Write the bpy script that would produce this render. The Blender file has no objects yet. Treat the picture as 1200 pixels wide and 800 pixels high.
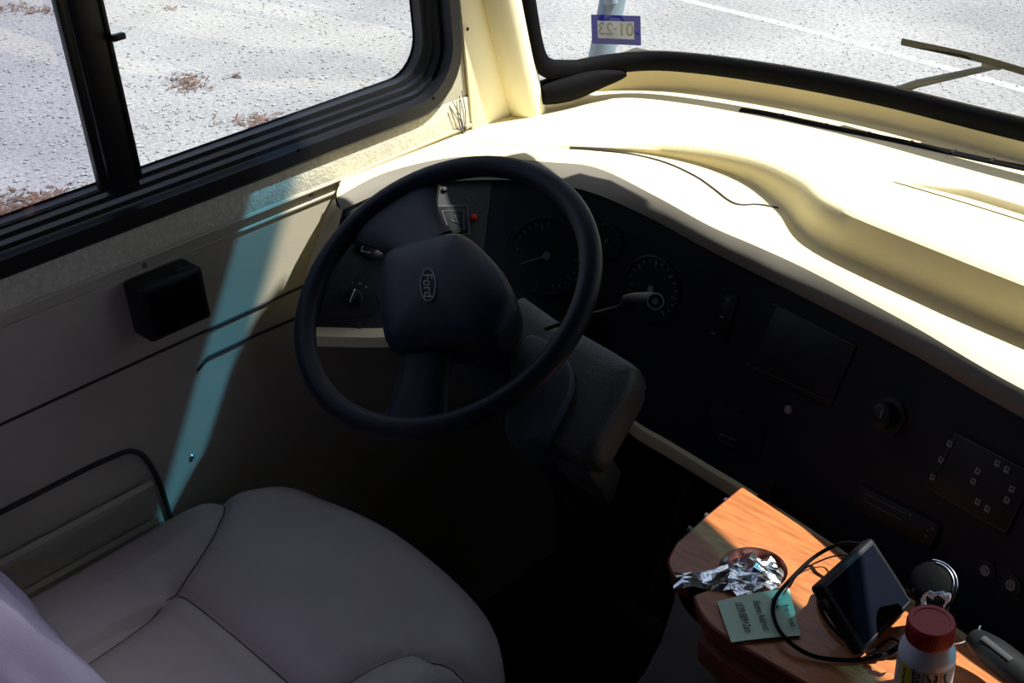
import bpy, bmesh, math, random
from mathutils import Vector, Matrix
from mathutils.bvhtree import BVHTree
random.seed(7)
COL = bpy.context.scene.collection
PI = math.pi
V = Vector
# ------------------------------------------------------------------ camera frame (world: X right, Y forward, Z up, cab floor z=0)
FOC = 1450.0
fw = V((1700, -955, FOC)).normalized()
dn = V((170, 2510, FOC)); dn = (dn - fw * dn.dot(fw)).normalized()
up = -dn
rt = fw.cross(up).normalized()
CAM = V((0, 0, 1.65))
def ray(px, py):
    c = V((px - 600, py - 400, FOC))
    return V((rt.dot(c), fw.dot(c), up.dot(c))).normalized()
def at(px, py, ax, val):
    d = ray(px, py); i = 'xyz'.index(ax)
    return CAM + d * ((val - CAM[i]) / d[i])
def onp(px, py, p0, n):
    d = ray(px, py); n = V(n)
    return CAM + d * ((V(p0) - CAM).dot(n) / d.dot(n))
# ------------------------------------------------------------------ materials
def mat(name, col, rough=.6, metal=0, spec=.5, noise=0, nscale=60, bump=0, bscale=300, coat=0, alpha=None, col2=None, sheen=0):
    m = bpy.data.materials.new(name); m.use_nodes = True
    nt = m.node_tree; b = nt.nodes['Principled BSDF']
    b.inputs['Base Color'].default_value = (*col, 1)
    b.inputs['Roughness'].default_value = rough
    b.inputs['Metallic'].default_value = metal
    b.inputs['Specular IOR Level'].default_value = spec
    b.inputs['Coat Weight'].default_value = coat
    b.inputs['Sheen Weight'].default_value = sheen
    tc = nt.nodes.new('ShaderNodeTexCoord')
    if noise or col2:
        n = nt.nodes.new('ShaderNodeTexNoise'); n.inputs['Scale'].default_value = nscale; n.inputs['Detail'].default_value = 6
        r = nt.nodes.new('ShaderNodeMix'); r.data_type = 'RGBA'
        c2 = col2 if col2 else tuple(max(0, c * (1 - noise)) for c in col)
        r.inputs[6].default_value = (*col, 1); r.inputs[7].default_value = (*c2, 1)
        mr = nt.nodes.new('ShaderNodeMapRange'); mr.inputs[1].default_value = .38; mr.inputs[2].default_value = .62
        nt.links.new(tc.outputs['Object'], n.inputs['Vector'])
        nt.links.new(n.outputs['Fac'], mr.inputs[0]); nt.links.new(mr.outputs[0], r.inputs[0])
        nt.links.new(r.outputs[2], b.inputs['Base Color'])
    if bump:
        n = nt.nodes.new('ShaderNodeTexNoise'); n.inputs['Scale'].default_value = bscale; n.inputs['Detail'].default_value = 3
        bp = nt.nodes.new('ShaderNodeBump'); bp.inputs['Strength'].default_value = bump; bp.inputs['Distance'].default_value = .002
        nt.links.new(tc.outputs['Object'], n.inputs['Vector'])
        nt.links.new(n.outputs['Fac'], bp.inputs['Height']); nt.links.new(bp.outputs[0], b.inputs['Normal'])
    return m
def glass(name, tint, refl=.06, lo=None):
    m = bpy.data.materials.new(name); m.use_nodes = True
    nt = m.node_tree; nt.nodes.clear()
    o = nt.nodes.new('ShaderNodeOutputMaterial'); t = nt.nodes.new('ShaderNodeBsdfTransparent'); t.inputs[0].default_value = (*tint, 1)
    g = nt.nodes.new('ShaderNodeBsdfGlossy'); g.inputs['Roughness'].default_value = .02
    mx = nt.nodes.new('ShaderNodeMixShader'); mx.inputs[0].default_value = refl
    nt.links.new(t.outputs[0], mx.inputs[1]); nt.links.new(g.outputs[0], mx.inputs[2]); nt.links.new(mx.outputs[0], o.inputs[0])
    if lo:   # tinted band near the top of the pane
        tc = nt.nodes.new('ShaderNodeTexCoord'); sx = nt.nodes.new('ShaderNodeSeparateXYZ')
        nt.links.new(tc.outputs['Object'], sx.inputs[0])
        mr = nt.nodes.new('ShaderNodeMapRange'); mr.inputs[1].default_value = lo[0]; mr.inputs[2].default_value = lo[1]
        nt.links.new(sx.outputs['Z'], mr.inputs[0])
        r = nt.nodes.new('ShaderNodeMix'); r.data_type = 'RGBA'
        r.inputs[6].default_value = (*tint, 1); r.inputs[7].default_value = (*lo[2], 1)
        nt.links.new(mr.outputs[0], r.inputs[0]); nt.links.new(r.outputs[2], t.inputs[0])
    return m
M = {}
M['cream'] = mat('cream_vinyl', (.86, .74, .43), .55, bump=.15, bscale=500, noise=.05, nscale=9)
M['cream_shade'] = mat('cream_painted_shade', (.17, .15, .115), .7)  # cream darkened to paint in the shade on the hood lip
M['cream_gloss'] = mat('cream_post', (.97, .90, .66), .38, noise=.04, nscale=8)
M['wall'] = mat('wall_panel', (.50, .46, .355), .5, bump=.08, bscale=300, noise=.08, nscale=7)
M['wall_rough'] = mat('wall_textured_vinyl', (.68, .64, .50), .85, noise=.2, nscale=160, bump=.6, bscale=260)
M['black'] = mat('black_plastic', (.006, .006, .008), .5, spec=.3, bump=.1, bscale=600)
M['face'] = mat('dash_face_plastic', (.006, .007, .014), .6, spec=.25, bump=.2, bscale=700, noise=.2, nscale=30)
M['face_blue'] = mat('cluster_plastic', (.006, .008, .016), .5, spec=.25)
M['speck'] = mat('speckled_panel', (.035, .034, .036), .6, noise=.6, nscale=420)
M['wheel'] = mat('wheel_vinyl', (.006, .008, .018), .5, spec=.2, bump=.08, bscale=900)
M['hub'] = mat('hub_vinyl', (.004, .007, .020), .5, spec=.22, bump=.15, bscale=900)
M['rubber'] = mat('rubber', (.004, .004, .005), .7, spec=.05)
M['alu'] = mat('black_aluminium', (.007, .007, .010), .42, spec=.3)
M['shroud'] = mat('grained_grey', (.050, .050, .050), .5, noise=.35, nscale=260, bump=.5, bscale=500)
M['sleeve'] = mat('column_sleeve', (.035, .045, .065), .5)
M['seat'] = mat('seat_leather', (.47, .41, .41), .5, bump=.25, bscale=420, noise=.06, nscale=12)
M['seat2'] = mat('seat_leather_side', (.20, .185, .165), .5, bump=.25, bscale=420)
M['seam'] = mat('seam_dark', (.03, .028, .028), .7)
M['stitch'] = mat('seat_stitch', (.09, .08, .08), .8)
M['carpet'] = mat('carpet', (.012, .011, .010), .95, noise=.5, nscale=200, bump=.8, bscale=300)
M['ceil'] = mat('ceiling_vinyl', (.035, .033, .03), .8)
M['foil'] = mat('foil', (.82, .88, .92), .22, metal=1, bump=.6, bscale=70)
M['red'] = mat('red_cap', (.42, .030, .028), .42, bump=.2, bscale=300)
M['bottle'] = mat('bottle_white', (.62, .66, .72), .3, spec=.6)
M['label'] = mat('bottle_label', (.42, .40, .40), .55, noise=.12, nscale=70)
M['yellow'] = mat('label_yellow', (.60, .50, .03), .5)
M['ink'] = mat('ink', (.03, .03, .05), .7)
M['note'] = mat('sticky_paper', (.62, .84, .62), .8, noise=.04, nscale=30)
M['paper'] = mat('white_paper', (.75, .75, .76), .7)
M['screen'] = mat('screen_glass', (.006, .007, .013), .5, spec=.0)
M['chrome'] = mat('chrome', (.75, .77, .8), .15, metal=1)
M['plug'] = mat('plug_plastic', (.008, .008, .009), .5, spec=.3)
M['mark'] = mat('printed_marks', (.20, .20, .21), .6)
M['mark2'] = mat('bright_marks', (.55, .55, .56), .5)
M['mark3'] = mat('faint_marks', (.07, .07, .085), .6)
M['led'] = mat('red_lamp', (.55, .03, .01), .25)
M['cloth'] = mat('lavender_cloth', (.74, .62, .86), .9, bump=.4, bscale=900, noise=.06, nscale=6, sheen=.3)
M['blue'] = mat('sticker_blue', (.008, .014, .34), .6, spec=.05)
def transl(name, col):
    m = mat(name, col, .7); nt = m.node_tree; b = nt.nodes['Principled BSDF']; o = [n for n in nt.nodes if n.type == 'OUTPUT_MATERIAL'][0]
    t = nt.nodes.new('ShaderNodeBsdfTranslucent'); t.inputs[0].default_value = (*col, 1); x = nt.nodes.new('ShaderNodeMixShader'); x.inputs[0].default_value = .45
    nt.links.new(b.outputs[0], x.inputs[1]); nt.links.new(t.outputs[0], x.inputs[2]); nt.links.new(x.outputs[0], o.inputs[0]); return m
M['stick'] = transl('sticker_field', (.86, .89, .97))
M['date'] = mat('sticker_print', (.25, .24, .20), .6)
M['mirror'] = mat('mirror_arm_paint', (.20, .27, .33), .45)
M['wiper'] = mat('wiper_metal', (.07, .08, .09), .4, metal=.3)
M['screw'] = mat('screw', (.30, .30, .31), .35, metal=.8)
M['line'] = mat('road_paint', (.38, .38, .38), .9, noise=.3, nscale=18)
M['shade'] = mat('shade_fabric', (.12, .12, .13), .9)
M['stone'] = mat('pebble', (.36, .36, .355), .9, noise=.3, nscale=3)
M['leaf'] = mat('dry_leaf', (.16, .085, .055), .9, noise=.5, nscale=9)
M['vent'] = mat('vent_grey', (.030, .031, .034), .6)
M['wsglass'] = glass('windshield_glass', (.93, .96, .95), .035, lo=(1.985, 2.03, (.055, .21, .35)))
M['sideglass'] = glass('side_glass', (.94, .96, .96), .035)
M['sideglass2'] = glass('side_glass_doubled', (.80, .81, .85), .04)
M['bluefilm'] = glass('blue_film', (.13, .30, .36), .02)
# wood
def wood():
    m = mat('wood', (.62, .27, .085), .38, coat=.15)
    nt = m.node_tree; b = nt.nodes['Principled BSDF']
    tc = nt.nodes.new('ShaderNodeTexCoord'); mp = nt.nodes.new('ShaderNodeMapping')
    mp.inputs['Scale'].default_value = (7, 55, 20); mp.inputs['Rotation'].default_value = (0, 0, .15)
    n = nt.nodes.new('ShaderNodeTexNoise'); n.inputs['Scale'].default_value = 3; n.inputs['Detail'].default_value = 8; n.inputs['Distortion'].default_value = .6
    cr = nt.nodes.new('ShaderNodeValToRGB')
    cr.color_ramp.elements[0].position = .3; cr.color_ramp.elements[0].color = (.33, .105, .033, 1)
    cr.color_ramp.elements[1].position = .7; cr.color_ramp.elements[1].color = (.56, .20, .06, 1)
    nt.links.new(tc.outputs['Object'], mp.inputs[0]); nt.links.new(mp.outputs[0], n.inputs['Vector'])
    nt.links.new(n.outputs['Fac'], cr.inputs[0]); nt.links.new(cr.outputs[0], b.inputs['Base Color'])
    return m
M['wood'] = wood()
M['wood_edge'] = mat('wood_edge', (.20, .035, .02), .45, noise=.3, nscale=40)
def ground_mat():
    m = mat('gravel_ground', (.4, .4, .4), .95, spec=.2)
    nt = m.node_tree; b = nt.nodes['Principled BSDF']; L = nt.links.new
    tc = nt.nodes.new('ShaderNodeTexCoord')
    def noise(s, d, det=8):
        n = nt.nodes.new('ShaderNodeTexNoise'); n.inputs['Scale'].default_value = s; n.inputs['Detail'].default_value = det
        n.inputs['Roughness'].default_value = d; L(tc.outputs['Object'], n.inputs['Vector']); return n
    def ramp(src, p0, c0, p1, c1):
        r = nt.nodes.new('ShaderNodeValToRGB'); r.color_ramp.elements[0].position = p0; r.color_ramp.elements[1].position = p1
        r.color_ramp.elements[0].color = (*c0, 1); r.color_ramp.elements[1].color = (*c1, 1); L(src, r.inputs[0]); return r
    def mix(f, a, c, mode='MIX'):
        x = nt.nodes.new('ShaderNodeMix'); x.data_type = 'RGBA'; x.blend_type = mode
        if hasattr(f, 'links') or not isinstance(f, float): L(f, x.inputs[0])
        else: x.inputs[0].default_value = f
        L(a, x.inputs[6]); L(c, x.inputs[7]); return x.outputs[2]
    base = ramp(noise(30, .85).outputs['Fac'], .36, (.150, .148, .150), .58, (.345, .340, .335))
    big = ramp(noise(.7, .5).outputs['Fac'], .35, (.78, .78, .80), .65, (1.12, 1.12, 1.12))
    c = mix(1.0, base.outputs[0], big.outputs[0], 'MULTIPLY')
    leafmask = ramp(noise(2.1, .78, 10).outputs['Fac'], .665, (0, 0, 0), .70, (1, 1, 1))
    leafc = ramp(noise(60, .6).outputs['Fac'], .4, (.10, .06, .045), .6, (.24, .19, .16))
    c = mix(leafmask.outputs[0], c, leafc.outputs[0])
    L(c, b.inputs['Base Color'])
    bp = nt.nodes.new('ShaderNodeBump'); bp.inputs['Strength'].default_value = .6; bp.inputs['Distance'].default_value = .02
    L(noise(40, .7).outputs['Fac'], bp.inputs['Height']); L(bp.outputs[0], b.inputs['Normal'])
    return m
M['ground'] = ground_mat()

# ------------------------------------------------------------------ object helpers
def link(name, bm, m, parent=None, smooth=True, angle=40):
    bmesh.ops.recalc_face_normals(bm, faces=bm.faces)
    me = bpy.data.meshes.new(name)
    if smooth:
        for f in bm.faces: f.smooth = True
        for e in bm.edges:
            if len(e.link_faces) == 2 and e.calc_face_angle(0) > math.radians(angle): e.smooth = False
    bm.to_mesh(me); bm.free()
    for x in (m if isinstance(m, (list, tuple)) else [m]): me.materials.append(x)
    o = bpy.data.objects.new(name, me); COL.objects.link(o)
    if parent:
        o.parent = parent; bpy.context.view_layer.update()
        o.matrix_parent_inverse = parent.matrix_world.inverted()
    return o
def thing(name, loc, label, cat, group=None):
    o = bpy.data.objects.new(name, None); o.empty_display_size = .05; COL.objects.link(o); o.location = loc
    bpy.context.view_layer.update(); return tag(o, label, cat, group)
def tag(o, label, cat, group=None):
    o['label'] = label; o['category'] = cat
    if group: o['group'] = group
    return o
def struct(o, label=None, cat=None):
    o['kind'] = 'structure'
    if label: o['label'] = label; o['category'] = cat
    return o
def frame(n, xdir=(1, 0, 0)):
    n = V(n).normalized(); x = V(xdir); x = (x - n * x.dot(n)).normalized(); y = n.cross(x)
    return Matrix((x, y, n)).transposed()
def rbox(bm, c, dims, bev=.005, R=None, seg=2, mi=0):
    b = bmesh.new(); bmesh.ops.create_cube(b, size=1)
    bmesh.ops.scale(b, vec=V(dims), verts=b.verts)
    if bev: bmesh.ops.bevel(b, geom=b.edges[:], offset=min(bev, min(dims) * .49), segments=seg, affect='EDGES', profile=.5)
    mx = (Matrix.Translation(V(c)) @ (R.to_4x4() if R else Matrix.Identity(4)))
    bmesh.ops.transform(b, matrix=mx, verts=b.verts)
    merge(bm, b, mi)
def merge(bm, b, mi=0):
    mp = {}
    for v in b.verts: mp[v] = bm.verts.new(v.co)
    for f in b.faces:
        try:
            nf = bm.faces.new([mp[v] for v in f.verts]); nf.material_index = mi
        except ValueError: pass
    b.free()
def grid(bm, rows, closed=False, cap=False, mi=0):
    vs = [[bm.verts.new(V(p)) for p in r] for r in rows]
    n = len(rows[0])
    for i in range(len(vs) - 1):
        for j in range(n if closed else n - 1):
            k = (j + 1) % n
            try: bm.faces.new((vs[i][j], vs[i][k], vs[i + 1][k], vs[i + 1][j])).material_index = mi
            except ValueError: pass
    if cap:
        for r in (vs[0], vs[-1]):
            try: bm.faces.new(r).material_index = mi
            except ValueError: pass
    return vs
def catmull(pts, n=8, closed=False):
    pts = [V(p) for p in pts]; out = []; N = len(pts)
    for i in range(N if closed else N - 1):
        if closed: p0, p1, p2, p3 = pts[i - 1], pts[i], pts[(i + 1) % N], pts[(i + 2) % N]
        else: p0, p1, p2, p3 = pts[max(i - 1, 0)], pts[i], pts[i + 1], pts[min(i + 2, N - 1)]
        for k in range(n):
            t = k / n; t2 = t * t; t3 = t2 * t
            out.append(.5 * (2 * p1 + (p2 - p0) * t + (2 * p0 - 5 * p1 + 4 * p2 - p3) * t2 + (3 * p1 - p0 - 3 * p2 + p3) * t3))
    if not closed: out.append(pts[-1])
    return out
def tube(bm, pts, r, seg=10, closed=False, mi=0, flat=None, upv=(0, 0, 1)):
    pts = [V(p) for p in pts]; N = len(pts); rings = []
    prev = None
    for i, p in enumerate(pts):
        a = pts[(i - 1) % N] if (closed or i > 0) else p
        b = pts[(i + 1) % N] if (closed or i < N - 1) else p
        t = (b - a).normalized()
        if prev is None:
            u = V(upv); u = u - t * u.dot(t)
            if u.length < 1e-3: u = V((1, 0, 0)); u = u - t * u.dot(t)
        else: u = prev - t * prev.dot(t)
        u.normalize(); prev = u; w = t.cross(u)
        rr = r(i / (N - 1)) if callable(r) else r
        fx, fy = flat if flat else (1, 1)
        rings.append([p + (u * math.cos(2 * PI * k / seg) * fx + w * math.sin(2 * PI * k / seg) * fy) * rr for k in range(seg)])
    if closed: rings.append(rings[0])
    vs = grid(bm, rings, closed=True, cap=not closed, mi=mi)
    if closed: bmesh.ops.remove_doubles(bm, verts=vs[0] + vs[-1], dist=1e-6)
def lathe(bm, prof, c, n=(0, 0, 1), seg=32, mi=0, opened=False):
    R = frame(n) if abs(V(n).normalized().x) < .9 else frame(n, (0, 1, 0))
    rings = [[V(c) + R @ V((max(r, 1e-5) * math.cos(2 * PI * k / seg), max(r, 1e-5) * math.sin(2 * PI * k / seg), h)) for k in range(seg)] for r, h in prof]
    vs = grid(bm, rings, closed=True, mi=mi)
    for r, (rad, h) in ((vs[0], prof[0]), (vs[-1], prof[-1])):
        if rad > 1e-4 and not opened:
            try: bm.faces.new(r).material_index = mi
            except ValueError: pass
    bmesh.ops.remove_doubles(bm, verts=vs[0] + vs[-1], dist=1e-5)
def prism(bm, out, d, mi=0, bev=0):
    b = bmesh.new(); d = V(d)
    vs = [b.verts.new(V(p)) for p in out]; f = b.faces.new(vs)
    r = bmesh.ops.extrude_face_region(b, geom=[f])
    nv = [g for g in r['geom'] if isinstance(g, bmesh.types.BMVert)]
    bmesh.ops.translate(b, vec=d, verts=nv)
    bmesh.ops.recalc_face_normals(b, faces=b.faces)
    if bev:
        es = [e for e in b.edges if len(e.link_faces) == 2 and e.calc_face_angle(0) > 1.2]
        bmesh.ops.bevel(b, geom=es, offset=bev, segments=2, affect='EDGES', profile=.5)
    bmesh.ops.triangulate(b, faces=[f for f in b.faces if len(f.verts) > 4])
    merge(bm, b, mi)
def rrect(w, h, r, n=6):
    out = []
    for cx, cy, a0 in ((w / 2 - r, h / 2 - r, 0), (-w / 2 + r, h / 2 - r, 90), (-w / 2 + r, -h / 2 + r, 180), (w / 2 - r, -h / 2 + r, 270)):
        for k in range(n + 1):
            a = math.radians(a0 + 90 * k / n); out.append((cx + r * math.cos(a), cy + r * math.sin(a)))
    return out
def text(name, body, size, loc, R, m, parent, depth=.0004, shear=0, sx=1):
    cu = bpy.data.curves.new(name, 'FONT'); cu.body = body; cu.size = size; cu.align_x = 'CENTER'; cu.align_y = 'CENTER'
    cu.extrude = depth; cu.shear = shear
    o = bpy.data.objects.new(name, cu); COL.objects.link(o)
    dg = bpy.context.evaluated_depsgraph_get(); me = bpy.data.meshes.new_from_object(o.evaluated_get(dg))
    bpy.data.objects.remove(o)
    me.transform(Matrix.Translation(V(loc)) @ R.to_4x4() @ Matrix.Diagonal((sx, 1, 1, 1)))
    me.materials.clear(); me.materials.append(m)
    n = bpy.data.objects.new(name, me); COL.objects.link(n)
    if parent: n.parent = parent; n.matrix_parent_inverse = parent.matrix_world.inverted()
    return n
def bvh_of(o):
    bpy.context.view_layer.update()
    bm = bmesh.new(); bm.from_mesh(o.data); bm.transform(o.matrix_world); t = BVHTree.FromBMesh(bm); bm.free(); return t
def hit(t, px, py):
    loc, n, i, d = t.ray_cast(CAM, ray(px, py))
    if loc is None: return None, None
    if n.dot(ray(px, py)) > 0: n = -n
    return loc, n

# ================================================================== OUTSIDE
bm = bmesh.new(); rbox(bm, (0, 0, -1.05), (80, 80, .1), 0)
struct(link('ground', bm, M['ground'], smooth=False), 'pale sunlit gravel and worn asphalt of the parking lot', 'ground')
# painted parking line
bm = bmesh.new()
for (a, b) in (((770, -8), (925, 30)), ((925, 30), (1125, 84)), ((1125, 84), (1320, 140))):
    p, q = at(*a, 'z', -.9985), at(*b, 'z', -.9985); d = (q - p).normalized(); s = V((-d.y, d.x, 0)) * .045
    bm.faces.new([bm.verts.new(x) for x in (p - s, q - s, q + s, p + s)])
tag(link('parking_line', bm, M['line'], smooth=False), 'faded white painted line on the asphalt seen through the windshield', 'road marking')
# loose pebbles and leaf litter: nobody could count them
bm = bmesh.new()
for i in range(7500):
    px, py = random.uniform(-40, 1250), random.uniform(-30, 330)
    p = at(px, py, 'z', -.995)
    if p.x > -2 and p.y < 3: continue
    s = random.uniform(.004, .015) * (1.3 if px < 540 else .8); a = random.uniform(0, PI)
    q = [p + V((math.cos(a + k * PI / 2) * s * random.uniform(.6, 1.2), math.sin(a + k * PI / 2) * s * random.uniform(.6, 1.2), 0)) for k in range(4)]
    vs = [bm.verts.new(x) for x in q]; t = bm.verts.new(p + V((0, 0, s * .5)))
    for k in range(4): bm.faces.new((vs[k], vs[(k + 1) % 4], t))
o = link('gravel', bm, M['stone']); o['kind'] = 'stuff'; tag(o, 'scattered pale pebbles lying over the parking lot', 'gravel')
bm = bmesh.new()
for cx, cy, rx, ry, n in ((218, 96, 22, 10, 150), (60, 235, 75, 14, 420), (15, 250, 40, 12, 240), (305, 142, 38, 9, 150), (12, 8, 30, 6, 90), (45, 12, 25, 5, 80), (275, 88, 10, 3, 15), (200, 9, 16, 3, 20), (20, 262, 60, 8, 200)):
    for i in range(n):
        p = at(cx + random.gauss(0, rx * .55), cy + random.gauss(0, ry * .55), 'z', -.99)
        s = random.uniform(.010, .032); a = random.uniform(0, PI); d = V((math.cos(a), math.sin(a), random.uniform(-.2, .3))) * s * 1.4; w = V((-math.sin(a), math.cos(a), 0)) * s * .28
        bm.faces.new([bm.verts.new(x) for x in (p - d, p + w, p + d, p - w)])
o = link('leaf_litter', bm, M['leaf'], smooth=False); o['kind'] = 'stuff'; tag(o, 'brown dry leaves and twigs gathered in patches on the gravel', 'leaves')

# ================================================================== SHELL
XW = -1.40
bm = bmesh.new(); rbox(bm, (-.2, .4, -.04), (2.5, 4.2, .08), 0)
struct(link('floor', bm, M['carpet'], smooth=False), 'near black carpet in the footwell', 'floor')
bm = bmesh.new(); rbox(bm, (-.2, -.10, 2.20), (2.5, 3.2, .08), 0)
struct(link('ceiling', bm, M['ceil'], smooth=False))
bm = bmesh.new(); rbox(bm, (1.04, .0, 1.08), (.06, 3.0, 2.2), 0)
struct(link('wall_right', bm, M['ceil'], smooth=False))
bm = bmesh.new(); rbox(bm, (-.2, -1.68, 1.08), (2.5, .06, 2.2), 0)
struct(link('wall_back', bm, M['ceil'], smooth=False))
bm = bmesh.new(); rbox(bm, (-.2, 1.72, .47), (2.5, .05, .98), 0); rbox(bm, (-.2, 1.50, 2.19), (2.5, .06, .06), 0)
struct(link('wall_front', bm, M['ceil'], smooth=False))
# left wall with a rounded window opening
WY0, WY1, WZ0, WZ1, WR = -.45, 1.262, 1.012, 1.74, .085
def wloop(y0, y1, z0, z1, r, x, n=8):
    return [V((x, (y0 + y1) / 2 + a, (z0 + z1) / 2 + b)) for a, b in rrect(y1 - y0, z1 - z0, r, n)]
bm = bmesh.new()
for x in (XW, XW - .05):
    inner = [bm.verts.new(p) for p in wloop(WY0 + .01, WY1 - .01, WZ0 + .01, WZ1 - .01, WR, x)]
    outer = [bm.verts.new(p) for p in (V((x, -1.65, 0)), V((x, 1.74, 0)), V((x, 1.74, .95)), V((x, 1.385, .955)), V((x, 1.30, 1.4)), V((x, 1.20, 2.2)), V((x, -1.65, 2.2)))]
    es = [bm.edges.new((l[i], l[(i + 1) % len(l)])) for l in (inner, outer) for i in range(len(l))]
    bmesh.ops.triangle_fill(bm, edges=es, use_beauty=True)
    if x == XW: i0 = inner
    else:
        for k in range(len(i0)):
            bm.faces.new((i0[k], i0[(k + 1) % len(i0)], inner[(k + 1) % len(i0)], inner[k]))
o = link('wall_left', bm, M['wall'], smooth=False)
struct(o, 'moulded beige side wall below the window', 'wall')
# textured band just below the window
bm = bmesh.new(); rbox(bm, (XW + .001, .0, .986), (.004, 2.54, .052), .0005)
a = link('textured_band', bm, M['wall_rough'], o); a['label'] = 'rough textured vinyl band under the window'
# ledge bead, grooves
bm = bmesh.new(); tube(bm, [(XW + .002, -1.5, .961), (XW + .002, 1.0, .961), (XW + .002, 1.30, .965)], .004, 8)
tube(bm, [(XW + .001, -1.5, .944), (XW + .001, 1.1, .944)], .0022, 6)
link('ledge_bead', bm, M['wall'], o)
bm = bmesh.new()
tube(bm, [(XW, -1.5, .821), (XW, 1.02, .821)], .0024, 6)
tube(bm, [(XW, .715, .768), (XW, .735, .780), (XW, .80, .780), (XW, 1.02, .770)], .0026, 6)
link('wall_groove', bm, M['seam'], o)
bm = bmesh.new()
for y, z in ((.674, .950), (.95, .952), (.678, .639)):
    lathe(bm, [(0, .0025), (.003, .002), (.0045, 0)], (XW, y, z), (1, 0, 0), 12)
link('screw', bm, M['screw'], o)
# map pocket on the wall
mp = thing('map_pocket', (XW, .5, .5), 'recessed map pocket with two rails low on the side wall', 'map pocket')
bm = bmesh.new()
pts = catmull([(XW + .002, -.2, .705), (XW + .002, .40, .704), (XW + .002, .555, .703), (XW + .002, .600, .690), (XW + .002, .618, .640), (XW + .002, .624, .565), (XW + .002, .63, .40)], 8)
tube(bm, pts, .0038, 8); link('pocket_rim', bm, M['seam'], mp)
for z0, z1 in ((.640, .61), (.577, .30)):
    bm = bmesh.new()
    rows = []
    for z, off in ((z0, .004), (z0 + .004, .010), (z0 - .002, .015), (z0 - .012, .014), (z0 - .016, .007), (z1, .006)):
        rows.append([(XW + off, y, z) for y in (-.2, .1, .3, .5, .606)])
    grid(bm, rows); link('pocket_rail', bm, M['wall'], mp)
# black box on wall
sp = thing('wall_speaker', (XW, .71, .86), 'square black plastic speaker box fixed on the side wall under the window', 'speaker')
bm = bmesh.new()
f = [at(160, 343, 'x', -1.352), at(238, 311, 'x', -1.352), at(246, 372, 'x', -1.352), at(181, 401, 'x', -1.352)]
yc = sum(p.y for p in f) / 4; zc = sum(p.z for p in f) / 4; sw = (f[1].y - f[0].y + f[2].y - f[3].y) / 2; sh = (f[0].z - f[3].z + f[1].z - f[2].z) / 2
rbox(bm, (-1.374, yc, zc), (.048, sw, sh), .005); link('housing', bm, M['black'], sp)
bm = bmesh.new(); rbox(bm, (-1.351, yc, zc), (.003, sw * .86, sh * .84), .001); link('grille', bm, M['rubber'], sp)
bm = bmesh.new(); rbox(bm, (-1.366, yc + .02, zc + sh / 2), (.014, .016, .006), .002); link('release_tab', bm, M['black'], sp)
# grass blades stuck behind the trim plate by the window
bm = bmesh.new()
for k, (x0, y0, x1, y1) in enumerate(((545, 156, 538, 112), (545, 155, 530, 118), (543, 158, 535, 132), (546, 154, 541, 106), (542, 157, 528, 126))):
    a_, b_ = at(x0, y0, 'x', XW + .006), at(x1, y1, 'x', XW + .006)
    tube(bm, [a_, (a_ + b_) / 2 + V((.002, .002, 0)), b_], .0007, 5)
tag(link('dry_grass', bm, M['ink']), 'thin dark dry grass blades tucked behind the trim plate beside the window', 'grass')

# ---------------- side window
win = thing('window_1', (XW, .4, 1.0), 'black framed sliding side window', 'window'); win['kind'] = 'structure'
def ring(bm, A, B, mi=0):
    va = [bm.verts.new(p) for p in A]; vb = [bm.verts.new(p) for p in B]; n = len(A)
    for k in range(n): bm.faces.new((va[k], va[(k + 1) % n], vb[(k + 1) % n], vb[k])).material_index = mi
bm = bmesh.new()
L = [wloop(WY0, WY1, WZ0 - .004, WZ1, .10, XW + .0), wloop(WY0, WY1, WZ0 - .004, WZ1, .10, XW + .008),
     wloop(WY0 + .004, WY1 - .004, WZ0, WZ1 - .004, .096, XW + .011), wloop(WY0 + .022, WY1 - .022, WZ0 + .020, WZ1 - .022, .080, XW + .011),
     wloop(WY0 + .025, WY1 - .025, WZ0 + .022, WZ1 - .025, .078, XW - .03)]
for i in range(4): ring(bm, L[i], L[i + 1])
link('window_frame', bm, M['alu'], win)
for i, (ins, d) in enumerate(((.024, .010), (.034, .018), (.044, .026))):     # stepped sliding tracks
    bm = bmesh.new(); A = []
    for (dy, dx) in ((ins, d), (ins + .0065, d), (ins + .0065, d + .020), (ins + .009, d + .020)):
        A.append(wloop(WY0 + dy, WY1 - dy, WZ0 + dy - .002, WZ1 - dy, .080 - dy * .4, XW - dx))
    for k in range(3): ring(bm, A[k], A[k + 1])
    link('window_track', bm, M['alu'], win)
bm = bmesh.new(); rbox(bm, (XW - .014, .6745, (WZ0 + WZ1) / 2 + .01), (.034, .036, WZ1 - WZ0 - .06), .003)
rbox(bm, (XW + .002, .694, 1.38), (.006, .006, WZ1 - WZ0 - .1), .001)
rbox(bm, (XW - .010, .648, 1.38), (.012, .012, WZ1 - WZ0 - .1), .001)
mu = link('mullion', bm, M['alu'], win)
bm = bmesh.new(); p = at(128, 46, 'x', XW + .01); rbox(bm, (p.x, .702, p.z), (.010, .018, .008), .002); link('latch', bm, M['alu'], mu)
bm = bmesh.new(); rbox(bm, (XW - .022, .16, 1.39), (.003, 1.02, .66), 0); link('pane', bm, M['sideglass2'], win, smooth=False)
bm = bmesh.new(); rbox(bm, (XW - .040, .95, 1.39), (.003, .56, .66), 0); link('pane', bm, M['sideglass'], win, smooth=False)
# drain slots on the frame
bm = bmesh.new()
for px, py in ((548, 34), (508, 115), (350, 176)):
    p = at(px, py, 'x', XW + .011); lathe(bm, [(0, .0012), (.002, .001), (.003, 0)], p, (1, 0, 0), 10)
link('frame_screw', bm, M['rubber'], win)

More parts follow.
